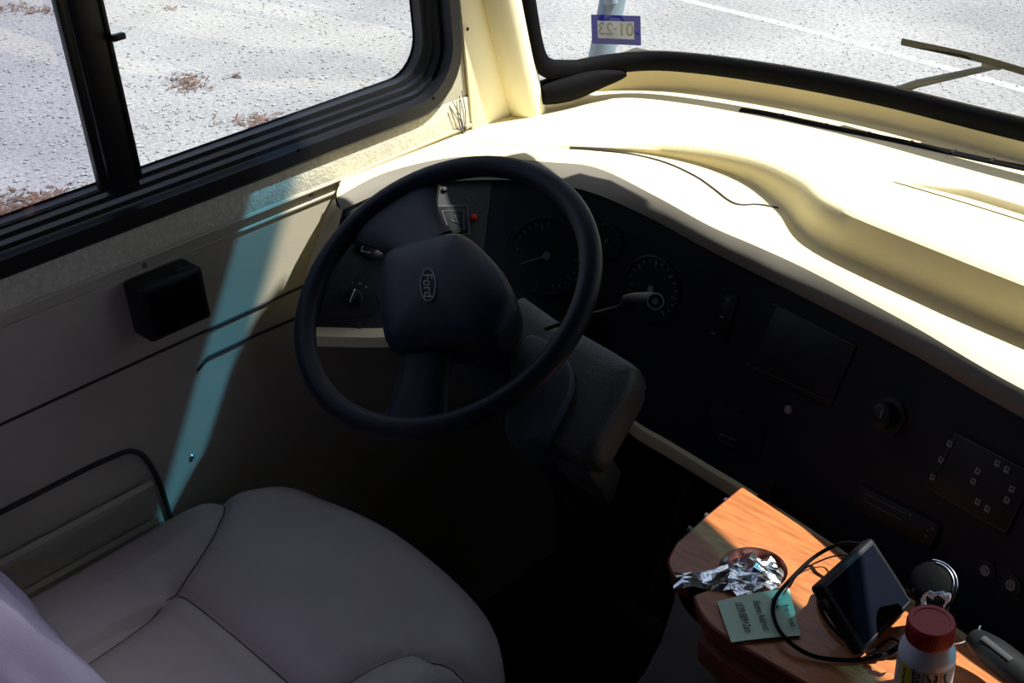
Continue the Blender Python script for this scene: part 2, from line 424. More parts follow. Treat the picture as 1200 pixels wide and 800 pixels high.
# ---------------- trim between window and windshield: flat plate + rounded post
bm = bmesh.new()
prism(bm, [(XW + .001, 1.272, .93), (XW + .001, 1.375, .93), (XW + .001, 1.330, 1.25), (XW + .001, 1.24, 2.12), (XW + .001, 1.215, 2.12), (XW + .001, 1.266, 1.15)], (.005, 0, 0), bev=.0015)
struct(link('trim_1', bm, M['cream_gloss']), 'flat cream trim plate beside the side window', 'trim')
bm = bmesh.new()
foot = [V((-1.392, 1.350, .93)), V((-1.388, 1.40, .93))]
pts = [V((-1.392, 1.393, .90)), V((-1.390, 1.390, .95)), V((-1.388, 1.345, 1.15)), V((-1.38, 1.13, 2.14))]
tube(bm, catmull(pts, 5), lambda t: .034, 20, flat=(1, .95), upv=(1, 0, 0))
struct(link('trim_2', bm, M['cream_gloss']), 'rounded cream pillar post between the side window and the windshield', 'trim')

# ================================================================== DASHBOARD (one moulded unit)
dash = thing('dashboard', (-.2, 1.3, .6), 'cream dashboard with a black instrument face under the windshield', 'dashboard')
#  A (cowl foot)         B (plateau lip)        C (step bottom)         D (hood edge)            E (lip bottom)           F (face bottom)
S = [
 ((-1.399, 1.010, .961), (-1.392, 1.000, .961), (-1.382, .990, .961), (-1.345, .955, .963), (-1.328, .950, .950), (-1.335, .872, .790)),
 ((-1.397, 1.10, .960), (-1.388, 1.10, .958), (-1.383, 1.10, .958), (-1.372, 1.072, .956), (-1.350, 1.070, .937), (-1.270, .930, .785)),
 ((-1.397, 1.25, .957), (-1.382, 1.22, .956), (-1.372, 1.215, .954), (-1.335, 1.190, .951), (-1.295, 1.160, .932), (-1.195, 1.000, .780)),
 ((-1.392, 1.41, .955), (-1.300, 1.288, .953), (-1.292, 1.280, .949), (-1.225, 1.262, .945), (-1.215, 1.225, .928), (-1.130, 1.100, .720)),
 ((-1.355, 1.53, .955), (-1.215, 1.352, .952), (-1.212, 1.340, .943), (-1.155, 1.298, .940), (-1.130, 1.255, .922), (-1.070, 1.185, .650)),
 ((-1.250, 1.612, .955), (-1.105, 1.425, .951), (-1.105, 1.414, .930), (-1.035, 1.287, .930), (-1.030, 1.266, .905), (-1.010, 1.198, .602)),
 ((-1.100, 1.648, .955), (-.985, 1.447, .950), (-.99, 1.436, .916), (-.935, 1.282, .913), (-.930, 1.266, .886), (-.930, 1.189, .600)),
 ((-.930, 1.660, .955), (-.885, 1.424, .950), (-.902, 1.412, .902), (-.862, 1.290, .900), (-.855, 1.272, .870), (-.850, 1.178, .600)),
 ((-.800, 1.655, .955), (-.800, 1.376, .950), (-.815, 1.366, .889), (-.778, 1.290, .889), (-.762, 1.268, .859), (-.765, 1.166, .600)),
 ((-.600, 1.638, .955), (-.610, 1.336, .950), (-.620, 1.326, .886), (-.609, 1.249, .885), (-.598, 1.235, .855), (-.610, 1.137, .600)),
 ((-.400, 1.622, .955), (-.450, 1.308, .950), (-.460, 1.298, .886), (-.440, 1.194, .885), (-.435, 1.186, .855), (-.430, 1.100, .600)),
 ((-.100, 1.622, .955), (-.150, 1.260, .950), (-.155, 1.250, .886), (-.150, 1.130, .885), (-.150, 1.120, .855), (-.140, 1.040, .600)),
 ((.400, 1.600, .955), (.400, 1.250, .950), (.400, 1.240, .886), (.400, 1.120, .885), (.400, 1.110, .855), (.400, 1.02, .600)),
 ((.985, 1.450, .955), (.985, 1.250, .950), (.985, 1.240, .886), (.985, 1.120, .885), (.985, 1.110, .855), (.985, 1.02, .600)),
]
NS = 8
cols = [catmull([s[k] for s in S], NS) for k in range(6)]
Arow, Brow, Crow, Drow, Erow, Frow = cols
def off(row, d): return [p + V(d) for p in row]
def lerp(r1, r2, t, dz=0): return [p.lerp(q, t) + V((0, 0, dz)) for p, q in zip(r1, r2)]
def dirxy(r1, r2):
    o = []
    for p, q in zip(r1, r2):
        d = q - p; d.z = 0; o.append(d.normalized() if d.length > 1e-5 else V((0, -1, 0)))
    return o
dAD = dirxy(Arow, Drow)
def cowl(dy, dz):
    return [p + V((0, dy, dz * min(1, max(0, (k - 20) / 8)))) if k > 20 else p + V((-.004, 0, 0)) for k, p in enumerate(Arow)]
rows = [cowl(.02, .045), cowl(.015, .045), cowl(0, .040), cowl(-.001, .004), off(Arow, (0, -.004, 0)),
        lerp(Arow, Brow, .3), lerp(Arow, Brow, .7), lerp(Arow, Brow, .93)]
rows.append([p.lerp(q, .99) for p, q in zip(Arow, Brow)])
rows.append([b + d * .006 + V((0, 0, -min(.004, (b.z - c.z) * .3))) for b, c, d in zip(Brow, Crow, dAD)])
rows.append([b.lerp(c, .5) + d * .006 for b, c, d in zip(Brow, Crow, dAD)])
rows.append([c + V((0, 0, .003)) for c in Crow]); rows.append([c + d * .004 for c, d in zip(Crow, dAD)])
rows += [lerp(Crow, Drow, .35, .003), lerp(Crow, Drow, .7, .0045), lerp(Crow, Drow, .88, .003), lerp(Crow, Drow, 1, 0)]
DL = len(rows) - 1
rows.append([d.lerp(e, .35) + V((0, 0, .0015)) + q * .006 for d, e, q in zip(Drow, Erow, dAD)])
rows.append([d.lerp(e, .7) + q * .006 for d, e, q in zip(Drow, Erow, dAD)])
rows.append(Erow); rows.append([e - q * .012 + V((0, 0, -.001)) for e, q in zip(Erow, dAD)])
bm = bmesh.new(); grid(bm, rows[DL:]); a = link('hood_lip', bm, M['cream_shade'], dash, angle=50); a['label'] = 'cream lip of the hood with its shade painted in'
bm = bmesh.new(); grid(bm, rows[:DL + 1])
top = link('dash_top', bm, M['cream'], dash, angle=50); top['label'] = 'cream vinyl dash top'
# black face
fr0 = [e - q * .010 + V((0, 0, -.001)) for e, q in zip(Erow, dAD)]
fr1 = [f - q * .002 for f, q in zip(Frow, dAD)]
bm = bmesh.new(); grid(bm, [lerp(fr0, fr1, t) for t in (0, .03, .25, .5, .75, 1)])
face = link('instrument_face', bm, M['face'], dash, angle=50); face['label'] = 'near black instrument face'
# speckled pod panel = first stations; lay a skin on it
k1 = int(2.55 * NS)
bm = bmesh.new(); a0 = [p + V((.001, -.0012, .0008)) for p in fr0[1:k1]]; a1 = [p + V((.001, -.0012, .0008)) for p in fr1[1:k1]]
grid(bm, [lerp(a0, a1, t) for t in (0, .33, .66, 1)])
a = link('switch_panel', bm, M['speck'], dash); a['label'] = 'speckled dark grey switch panel'
# cream lower lip below the face
bm = bmesh.new()
FL = Frow
grid(bm, [off(FL, (0, 0, .002)), [f + q * (.020 if k < 22 else .006) + V((0, 0, -.002)) for k, (f, q) in enumerate(zip(FL, dAD))], [f + q * (.021 if k < 22 else .007) + V((0, 0, -.018)) for k, (f, q) in enumerate(zip(FL, dAD))],
          [f + q * .002 + V((0, 0, -.028)) for f, q in zip(FL, dAD)], [f - q * .07 + V((0, .0, -.034)) for f, q in zip(FL, dAD)]])
a = link('lower_lip', bm, M['cream'], dash); a['label'] = 'cream lip under the black face'
# pod side (left of switch panel)
bm = bmesh.new()
D0, E0, F0 = S[0][3], S[0][4], S[0][5]
sil = [(-1.352, .957, .966), (-1.348, .940, .958), (-1.345, .905, .915), (-1.343, .876, .868), (-1.343, .868, .820), (-1.343, .866, .785), (-1.338, .866, .760)]
inn = [V(E0), V(E0).lerp(V(F0), .1), V(E0).lerp(V(F0), .4), V(E0).lerp(V(F0), .7), V(E0).lerp(V(F0), .9), V(F0), V(F0) + V((.004, 0, -.028))]
sil = [(-1.345, .952, .962), (-1.340, .937, .957), (-1.335, .905, .918), (-1.335, .882, .884), (-1.335, .868, .840), (-1.336, .860, .790), (-1.338, .858, .760)]
outr = [V((-1.385, p[1] + .11, p[2])) for p in sil]
mid = [V(s).lerp(i, .5) + V((.003, -.006, .0)) for s, i in zip(sil, inn)]
g = [catmull(r, 4) for r in (outr, sil, mid, inn)]
grid(bm, g); a = link('pod_side', bm, M['cream'], dash, angle=60); a['label'] = 'rounded cream end of the dash pod'
# inner carcass so no light leaks through under the dash
bm = bmesh.new(); rbox(bm, (-.2, 1.42, .46), (2.36, .04, .86), 0)
link('carcass', bm, M['rubber'], dash, smooth=False)

tT, tF = bvh_of(top), bvh_of(face)
def on_top(px, py, h=0):
    l, n = hit(tT, px, py); return l + n * h if l else None
def on_face(px, py, h=0):
    l, n = hit(tF, px, py); return (l + n * h, n) if l else (None, None)
# hood lid seam
bm = bmesh.new()
pp = [on_top(*p, .0006) for p in ((668, 173), (700, 175), (740, 181), (780, 191), (815, 207), (838, 223), (852, 234), (866, 240), (890, 240), (912, 244))]
pp = [p for p in pp if p]
tube(bm, catmull(pp, 4), .0019, 6); a = link('lid_seam', bm, M['seam'], dash)
# upper crease line on the plateau
# defrost slot
df = thing('defrost_vent', (-.8, 1.6, .955), 'long black defroster slot across the back of the cream dash', 'vent')
bm = bmesh.new()
P = [on_top(*p, .001) for p in ((868, 129), (900, 134), (950, 145), (1000, 155), (1050, 165), (1100, 176), (1150, 187), (1198, 197))]
P = [p for p in P if p]; P.append(P[-1] + (P[-1] - P[-2]) * 3); P = catmull(P, 3)
tube(bm, P, .0085, 10, flat=(.25, 1.0)); link('slot', bm, M['rubber'], df)
for k in range(4, len(P) - 1, 3):
    bm = bmesh.new(); rbox(bm, P[k] + V((0, 0, .002)), (.004, .013, .002), .0005); link('slot_rib', bm, M['face'], df)
# hidden long recess on the plateau (right)
bm = bmesh.new()
gp = [on_top(*p, 0.0) for p in ((1048, 213), (1100, 228), (1150, 243), (1198, 258))]
gp = [p for p in gp if p]; gp.append(gp[-1] + (gp[-1] - gp[-2]) * 4); q = [p + V((0, 0, .0008)) for p in gp]
rw = catmull(q, 4)
dd = (rw[-1] - rw[0]).normalized(); nn = V((-dd.y, dd.x, 0))
rowsg = []
for k, p in enumerate(rw):
    h = min(1, .02 + k * .16); w = .016 * h
    rowsg.append([p + nn * (w + .055), p + nn * (w + .006) + V((0, 0, .009 * h)), p + nn * (w + .002) + V((0, 0, .0105 * h)), p + nn * w + V((0, 0, .009 * h)), p + nn * w * .7 + V((0, 0, .0012)), p - nn * .002 + V((0, 0, .0006))])
grid(bm, rowsg); a = link('grab_channel', bm, M['cream'], dash); a['label'] = 'long shallow channel moulded into the dash top'

# ---------------- instrument face furniture (each a part of the dashboard)
def face_plate(name, cx, cy, poly, depth, m, bev=.0015, h=0):
    c, n = on_face(cx, cy)
    b = bmesh.new(); pts = [onp(x, y, c + n * h, n) for x, y in poly]
    prism(b, pts, n * depth, bev=bev); return link(name, b, m, dash), c, n
# cluster lens area and gauges
def gauge(px, py, r, t0, t1, nt_, m):
    c, n = on_face(px, py)
    R = frame(n, (1, 0, 0))
    b = bmesh.new(); lathe(b, [(r, 0), (r, .004), (r * .95, .005), (r * .93, .0015), (0, .0015)], c, n, 48)
    g = link('gauge', b, M['face_blue'], dash)
    b = bmesh.new()
    for k in range(nt_ + 1):
        a = math.radians(t0 + (t1 - t0) * k / nt_); d = R @ V((math.cos(a), math.sin(a), 0))
        big = k % 3 == 0
        rr = Matrix((d, n.cross(d), n)).transposed()
        rbox(b, c + n * .002 + d * r * (.78 if big else .82), (r * (.16 if big else .08), r * .03, .0006), 0, rr)
    link('dial_marks', b, m, g)
    b = bmesh.new(); a = math.radians(225); d = R @ V((math.cos(a), math.sin(a), 0)); rr = Matrix((d, n.cross(d), n)).transposed()
    rbox(b, c + n * .004 + d * r * .33, (r * .7, r * .04, .001), 0, rr); lathe(b, [(r * .1, .002), (r * .1, .006), (0, .006)], c, n, 16)
    link('needle', b, m, g)
gauge(640, 300, .060, -50, 230, 24, M['mark3']); gauge(765, 338, .050, -50, 230, 18, M['mark'])
gauge(712, 282, .026, 0, 180, 9, M['mark3'])
# rocker strip
a, c, n = face_plate('rocker_strip', 850, 365, ((852, 345), (866, 347), (852, 400), (838, 396)), .004, M['black'])
for px, py in ((855, 351), (848, 371), (838, 390)):
    q, n2 = on_face(px, py, .0045)
    b = bmesh.new(); rbox(b, q, (.006, .002, .0008), 0, frame(n2)); link('switch_mark', b, M['mark'], a)
# central tray / screen panel
a, c, n = face_plate('centre_panel', 940, 420, ((893, 348), (1006, 405), (975, 478), (868, 430)), .004, M['black'], .003)
b = bmesh.new()
pts = [onp(x, y, c + n * .0048, n) for x, y in ((900, 353), (1002, 405), (973, 470), (873, 426))]
tube(b, pts + [pts[0]], .0006, 4); link('panel_bead', b, M['mark3'], a)
# lower drawer with handle
a, c, n = face_plate('drawer_front', 870, 500, ((836, 468), (900, 500), (890, 545), (826, 508)), .004, M['face'], .003)
b = bmesh.new(); pts = [onp(x, y, c + n * .006, n) for x, y in ((845, 508), (862, 516), (860, 523), (843, 515))]; tube(b, pts + [pts[0]], .0006, 5)
link('drawer_pull', b, M['mark'], a)
# lock dot
q, n2 = on_face(925, 480); b = bmesh.new(); lathe(b, [(.006, 0), (.006, .003), (.004, .005), (0, .005)], q, n2, 16); link('button', b, M['mark'], dash)
# round climate knob
q, n2 = on_face(1043, 487); b = bmesh.new(); lathe(b, [(.024, 0), (.024, .004), (.017, .005), (.015, .02), (.012, .022), (0, .022)], q, n2, 32)
kn = link('knob', b, M['black'], dash); b = bmesh.new(); rbox(b, q + n2 * .0225 + V((.003, 0, .004)), (.0015, .012, .001), 0, frame(n2)); link('pointer', b, M['mark'], kn)
# keypad panel
a, c, n = face_plate('keypad_panel', 1145, 560, ((1120, 505), (1215, 555), (1180, 628), (1085, 572)), .003, M['black'], .002)
b = bmesh.new(); pts = [onp(x, y, c + n * .0035, n) for x, y in ((1122, 509), (1212, 556), (1178, 623), (1089, 571))]
tube(b, pts + [pts[0]], .0006, 4); link('panel_bead', b, M['mark3'], a)
ux = (onp(1200, 545, c, n) - onp(1125, 505, c, n)).normalized(); KR = frame(n, ux)
for i, (px, py) in enumerate(((1113, 520), (1103, 539), (1093, 559), (1169, 543), (1180, 550), (1146, 552), (1141, 564), (1186, 573), (1180, 586), (1146, 588), (1157, 596))):
    b = bmesh.new(); q = onp(px, py, c + n * .0036, n)
    rbox(b, q, (.0072, .0078, .002), .0012, KR); k = link('keypad_button', b, M['mark'], a)
    b = bmesh.new(); rbox(b, q + n * .0012, (.0032, .0012, .0006), 0, KR); rbox(b, q + n * .0012 + KR @ V((0, .0015, 0)), (.0012, .003, .0006), 0, KR); link('key_symbol', b, M['black'], k)
# radio
a, c, n = face_plate('radio', 1050, 600, ((1010, 567), (1105, 615), (1093, 645), (1000, 596)), .006, M['black'], .002)
b = bmesh.new()
for x0, y0, x1, y1 in ((1014, 577), (1062, 602)) and (((1014, 578, 1060, 601)), ((1012, 586, 1056, 609))):
    tube(b, [onp(x0, y0, c + n * .0065, n), onp(x1, y1, c + n * .0065, n)], .0007, 4)
link('radio_slot', b, M['mark3'], a)
b = bmesh.new()
for px, py in ((1067, 603), (1093, 619), (1087, 621), (1085, 628)):
    b = bmesh.new(); rbox(b, onp(px, py, c + n * .0065, n), (.002, .002, .001), 0, KR); link('radio_button', b, M['mark'], a)
# sockets
for px, py in ((1157, 668), (1187, 685)):
    q, n2 = on_face(px, py); b = bmesh.new(); lathe(b, [(.012, 0), (.012, .003), (.009, .004), (0, .003)], q, n2, 24)
    s_ = link('power_socket', b, M['black'], dash)
    b = bmesh.new(); lathe(b, [(.0062, .0035), (.0062, .0048), (.0040, .0048), (.0040, .0035)], q, n2, 20); lathe(b, [(.0022, .0035), (.0022, .005), (0, .005)], q, n2, 10)
    link('socket_symbol', b, M['mark'], s_)
# pod switches
def podp(px, py, h=0):
    l, n = hit(tF, px, py); return l + n * h, n
q, n2 = podp(415, 350); R2 = frame(n2, (1, 0, 0))
b = bmesh.new(); pts = [onp(x, y, q + n2 * .001, n2) for x, y in ((392, 322), (452, 322), (452, 372), (386, 372))]; prism(b, pts, n2 * .002, bev=.001)
lp = link('light_switch_plate', b, M['speck'], dash)
b = bmesh.new(); lathe(b, [(.013, .002), (.013, .006), (.010, .008), (.009, .016), (0, .018)], q, n2, 24); lk = link('light_switch_knob', b, M['black'], dash)
b = bmesh.new(); rbox(b, q + n2 * .016, (.006, .022, .012), .0025, frame(n2, (1, 0, .25))); a = link('knob_grip', b, M['chrome'], lk); a['label'] = 'grey metal grip of the light switch'
for px, py in ((413, 331), (422, 332), (429, 336)):
    b = bmesh.new(); rbox(b, onp(px, py, q + n2 * .003, n2), (.003, .0022, .001), 0, R2); link('switch_mark', b, M['mark2'], lk)
q, n2 = podp(437, 286); b = bmesh.new(); lathe(b, [(.024, 0), (.024, .010), (.020, .012), (.018, .004), (0, .004)], q, n2, 32); vn = link('air_vent', b, M['vent'], dash)
b = bmesh.new(); pts = [onp(x, y, q + n2 * .013, n2) for x, y in ((432, 268), (439, 270), (444, 280), (443, 292), (436, 296), (423, 294))]; prism(b, pts, n2 * .002, bev=.0005); vf = link('vent_flap', b, M['black'], vn)
b = bmesh.new(); pts = [onp(x, y, q + n2 * .0152, n2) for x, y in ((423, 294), (433, 267), (440, 270), (444, 280))]; tube(b, pts, .0007, 5)
pts = [onp(x, y, q + n2 * .0152, n2) for x, y in ((423, 294), (434, 296))]; tube(b, pts, .0006, 5); link('flap_edge', b, M['mark2'], vn)
for px, py in ((404, 256), (421, 390 - 8), (521, 223), (448, 330), (447, 352)):
    l, n2 = hit(tF, px, py)
    if l:
        b = bmesh.new(); lathe(b, [(.0045, 0), (.0045, .004), (.003, .006), (0, .006)], l, n2, 14); link('toggle', b, M['vent'], dash)
q, n2 = podp(534, 250); b = bmesh.new()
pts = [onp(x, y, q + n2 * .003, n2) for x, y in ((510, 243), (547, 242), (549, 272), (520, 275))]; prism(b, pts, n2 * .002, bev=.0008); gp_ = link('gauge_plate', b, M['black'], dash)
b = bmesh.new(); P2 = [onp(x, y, q + n2 * .0055, n2) for x, y in ((512, 241), (548, 241), (550, 274), (521, 277))]; tube(b, P2 + [P2[0]], .0007, 4)
P2 = [onp(x, y, q + n2 * .0055, n2) for x, y in ((518, 247), (543, 247), (544, 268), (526, 270))]; tube(b, P2 + [P2[0]], .0005, 4)
P2 = [onp(x, y, q + n2 * .0055, n2) for x, y in ((532, 252), (537, 262), (529, 258))]; tube(b, P2, .0008, 4)
link('plate_border', b, M['mark'], gp_)
q, n2 = podp(555, 256); b = bmesh.new(); lathe(b, [(.0055, 0), (.0055, .004), (.004, .0075), (0, .0085)], q, n2, 18); a = link('warning_lamp', b, M['led'], dash); a['label'] = 'small red warning lamp'

# ================================================================== WINDSHIELD
# path of lower glass edge in plan, rising at the left corner
def ws(x):  # y of the glass foot at z=1.02
    pts = [(-1.385, 1.400), (-1.37, 1.455), (-1.33, 1.530), (-1.25, 1.590), (-1.1, 1.625), (-.9, 1.636), (-.65, 1.618), (-.2, 1.60), (.4, 1.585), (.80, 1.53), (.97, 1.40)]
    for (x0, y0), (x1, y1) in zip(pts, pts[1:]):
        if x <= x1: return y0 + (y1 - y0) * (x - x0) / (x1 - x0)
    return pts[-1][1]
wsh = thing('window_2', (-.2, 1.6, 1.0), 'large curved windshield in a black rubber gasket', 'window'); wsh['kind'] = 'structure'
base = catmull([(-1.364, 1.402, 1.0), (-1.348, 1.470, 1.0), (-1.315, 1.536, 1.0), (-1.25, 1.592, 1.0), (-1.1, 1.628, 1.0), (-.9, 1.640, 1.0), (-.65, 1.622, 1.0), (-.2, 1.600, 1.0), (.4, 1.585, 1.0), (.80, 1.53, 1.0), (.97, 1.40, 1.0)], 6)
def rake(p, z):  # windshield leans back as it rises
    return V((p.x, p.y - (z - 1.0) * (.115 if p.y > 1.5 else .115 + (1.5 - p.y) * .5), z))
bm = bmesh.new(); grid(bm, [[rake(p, z) for p in base] for z in (1.0, 1.3, 1.6, 1.9, 2.0, 2.13)])
link('glass', bm, M['wsglass'], wsh)
# gasket: lower run with a rounded rise into the left post
bm = bmesh.new()
rise = [rake(base[0], 1.9), rake(base[0], 1.4), rake(base[0], 1.15), rake(base[0], 1.07), rake(base[1], 1.035), rake(base[3], 1.018)]
low = [rake(p, 1.010) for p in base[6:]]
path = catmull(rise, 5)[:-1] + low
tube(bm, path, .0165, 14, flat=(1, .7)); ga = link('gasket', bm, M['rubber'], wsh)
bm = bmesh.new(); tube(bm, catmull([V((-1.368, 1.400, .985)), V((-1.352, 1.45, .985)), V((-1.33, 1.500, .990)), V((-1.30, 1.54, .993))], 4), lambda t: .024 * math.sin(PI * (.28 + .66 * t)), 12); link('gasket_corner', bm, M['rubber'], wsh)
# blinds above: visor panel + roller shade, unseen, outlines cut to shape the sunlight
vis = thing('visor_sun_block', (-.9, 1.42, 1.9), 'unseen dark sun visor at the top left of the windshield, outlined to shape the sunlight', 'sun visor')
bm = bmesh.new(); prism(bm, [(x, 1.430, z) for x, z in ((-1.01, 1.44), (-1.05, 1.44), (-1.05, 1.225), (-1.01, 1.20), (-.93, 1.205), (-.55, 1.31), (-.55, 2.02), (-.74, 2.02), (-.81, 1.975), (-.86, 1.93), (-.885, 1.897), (-.94, 1.885), (-.98, 1.845), (-1.01, 1.80))], (0, .010, 0)); link('visor_panel', bm, M['shade'], vis, smooth=False)
bm = bmesh.new(); rbox(bm, (-1.095, 1.435, 1.351), (.09, .010, .178), .002); link('sun_block_flap', bm, M['shade'], vis)  # flap added to keep sun off the instrument face
bm = bmesh.new(); tube(bm, [(-.62, 1.435, 1.86), (-.62, 1.435, 2.15)], .004, 8); link('visor_arm', bm, M['rubber'], vis)
shd = thing('shade_sun_block', (-.1, 1.44, 2.1), 'unseen dark roller shade with an added blue hem, shaping the sun through the windshield', 'shade')
def hz(x): return 1.425 + .45 * (min(x, .1) + .45)
bm = bmesh.new(); prism(bm, [(x, 1.448, hz(x)) for x in (-.78, -.45, -.2, .1, .99)] + [(.99, 1.448, 2.16), (-.78, 1.448, 2.16)], (0, .006, 0)); link('shade_cloth', bm, M['shade'], shd, smooth=False)  # unseen cloth, slanted lower edge sets where sun ends on the console
bm = bmesh.new(); prism(bm, [(x, 1.449, hz(x) - .045) for x in (-.78, -.45, -.2, .1, .99)] + [(x, 1.449, hz(x)) for x in (.99, .1, -.2, -.45, -.78)], (0, .002, 0)); link('sun_tint_hem', bm, M['bluefilm'], shd, smooth=False)  # hem added to tint the edge of the sunlight blue

# registration sticker on the glass, read from outside
st = thing('windshield_sticker', at(722, 36, 'y', 1.56), 'small white sticker with a blue border showing a date in mirror writing', 'sticker')
p0 = at(722, 36, 'y', 1.555); 
c4 = [onp(x, y, p0, (.25, -1, .1)) for x, y in ((693, 17), (751, 19), (749, 53), (695, 51))]
ex = ((c4[1] - c4[0]) + (c4[2] - c4[3])).normalized(); nrm = V((.25, -1, .1)).normalized(); ex = (ex - nrm * ex.dot(nrm)).normalized(); ey = nrm.cross(ex)
if ey.z < 0: ey = -ey
cc = sum(c4, V((0, 0, 0))) / 4; W = (c4[1] - c4[0]).length; H = (c4[0] - c4[3]).length
def quad(bm, c, w, h, dz):
    bm.faces.new([bm.verts.new(c + ex * sx * w / 2 + ey * sy * h / 2 + nrm * dz) for sx, sy in ((-1, -1), (1, -1), (1, 1), (-1, 1))])
bm = bmesh.new(); quad(bm, cc, W, H, 0); link('border', bm, M['blue'], st, smooth=False)
bm = bmesh.new(); quad(bm, cc, W * .74, H * .60, .0006); link('field', bm, M['stick'], st, smooth=False)
Rt = Matrix((-ex, ey, -nrm)).transposed()
text('date_print', '01\u00b723', H * .62, cc + nrm * .0016, Rt, M['date'], st, .0002)

# exterior mirror arm, wiper
bm = bmesh.new()
a_, b_ = at(724, -30, 'y', 1.86), at(700, 90, 'y', 1.80)
tube(bm, [a_ + (a_ - b_) * .4, a_, b_, b_ + (b_ - a_) * .4], .0285, 16, flat=(1, .8)); 
ma = tag(link('mirror_arm', bm, M['mirror']), 'blue grey mirror arm outside the windshield behind the sticker', 'mirror arm')
bm = bmesh.new(); a2, b2 = at(716, -40, 'y', 1.80), at(704, 6, 'y', 1.80); tube(bm, [at(712, -30, 'y', 1.82), at(716, 4, 'y', 1.82)], .014, 12); link('arm_bracket', bm, M['mirror'], ma)
wp = thing('windshield_wiper', at(1165, 76, 'y', 1.70), 'black wiper arm and blade resting outside the windshield', 'wiper')
bm = bmesh.new(); pts = [at(1035, 112, 'y', 1.70), at(1075, 98, 'y', 1.70), at(1120, 88, 'y', 1.70), at(1165, 78, 'y', 1.70)]
tube(bm, pts, lambda t: .0075 - .003 * t, 10, flat=(1, .6)); link('arm', bm, M['wiper'], wp)
bm = bmesh.new(); pts = catmull([at(1057, 49, 'y', 1.695), at(1110, 60, 'y', 1.69), at(1160, 72, 'y', 1.69), at(1240, 96, 'y', 1.695)], 6)
tube(bm, pts, .0042, 8, flat=(1.3, .7)); link('blade', bm, M['rubber'], wp)
bm = bmesh.new(); p = at(1163, 75, 'y', 1.697); rbox(bm, p, (.03, .012, .014), .004); link('blade_clip', bm, M['wiper'], wp)

# ================================================================== STEERING WHEEL
WC = CAM + ray(519, 340) * 1.58
WN = V((.08, -.517, .85)).normalized()
e1 = V((1, 0, 0)); e1 = (e1 - WN * e1.dot(WN)).normalized(); e2 = WN.cross(e1)
def wp_(r, deg, h=0): a = math.radians(deg); return WC + (e1 * math.cos(a) + e2 * math.sin(a)) * r + WN * h
sw = thing('steering_wheel', WC, 'large dark blue steering wheel with two broad spokes and padded hub', 'steering wheel')
RR = .1975
bm = bmesh.new(); tube(bm, [wp_(RR, k * 5) for k in range(72)], .0146, 16, closed=True, flat=(1, 1)); link('rim', bm, M['wheel'], sw)
# spokes (broad, flared into rim)
def spoke(p_in, p_out, name='spoke'):
    b = bmesh.new()
    # p_in: (r,deg) pair edges at the hub ; p_out: pair edges at rim
    rows = []
    N = 12
    for i in range(N + 1):
        t = i / N
        A = wp_(p_in[0][0], p_in[0][1]); B = wp_(p_in[1][0], p_in[1][1]); Cc = wp_(RR, p_out[0]); D = wp_(RR, p_out[1])
        mA = A.lerp(Cc, t); mB = B.lerp(D, t)
        pinch = .22 * math.sin(PI * t) ** 1.0
        ce = (mA + mB) / 2; mA = mA.lerp(ce, pinch); mB = mB.lerp(ce, pinch)
        h = .018 * (1 - t) - .002
        row = []
        for j in range(9):
            s = j / 8; x = mA.lerp(mB, s); crown = .010 * (1 - (2 * s - 1) ** 4)
            row.append(x + WN * (h + crown - .004))
        for j in range(8, -1, -1):
            s = j / 8; x = mA.lerp(mB, s); row.append(x + WN * (h - .010 - .006 * (1 - (2 * s - 1) ** 4)))
        # keep the outer end inside the rim tube: follow the rim arc
        if i == N:
            row = [WC + (q - WC).normalized() * min((q - WC).length, RR + .004) for q in row]
        rows.append(row)
    grid(b, rows, closed=True, cap=True); return link(name, b, M['wheel'], sw, angle=60)
spoke(((.062, 186), (.085, 118)), (178, 131))
spoke(((.085, -88), (.075, -24)), (-78, -50))
# hub pad (domed)
outline = [(455, 302), (468, 294), (500, 284), (535, 277), (551, 281), (572, 299), (590, 320), (602, 345), (603, 367), (592, 392), (578, 404), (545, 407), (510, 410), (470, 412), (455, 405), (449, 380), (446, 350), (448, 322)]
P0 = WC + WN * .020
out = catmull([onp(x, y, P0, WN) for x, y in outline], 4, closed=True)
ctr = sum(out, V((0, 0, 0))) / len(out)
bm = bmesh.new(); rows = []
for f_, h in ((.93, -.045), (.985, -.02), (1.0, -.004), (.985, .006), (.94, .014), (.85, .021), (.7, .027), (.5, .031), (.3, .033), (.12, .034)):
    rows.append([ctr + (p - ctr) * f_ + WN * h for p in out])
vs = grid(bm, rows, closed=True); bm.faces.new(vs[-1]); bm.faces.new(vs[0])
hub = link('hub_pad', bm, M['hub'], sw, angle=60)
# emblem: oval ring with script
tH = bvh_of(hub); q, n2 = hit(tH, 502, 334)
ta = math.radians(-47); tx = e1 * math.cos(ta) + e2 * math.sin(ta); tx = (tx - n2 * tx.dot(n2)).normalized(); ty = n2.cross(tx)
bm = bmesh.new(); tube(bm, [q + n2 * .0012 + tx * math.cos(a * PI / 20) * .0245 + ty * math.sin(a * PI / 20) * .0098 for a in range(40)], .0009, 6, closed=True)
em = link('emblem_ring', bm, M['mark'], hub); em['label'] = 'grey oval emblem outline'
text('emblem_script', 'Ford', .0185, q + n2 * .0022, Matrix((tx, ty, n2)).transposed(), M['mark'], hub, .0002, shear=.35, sx=1.05)
# back shell of the hub
bm = bmesh.new(); lathe(bm, [(.070, -.005), (.072, -.02), (.055, -.05), (.045, -.075), (0, -.075)], WC, WN, 32); link('hub_shell', bm, M['wheel'], sw)

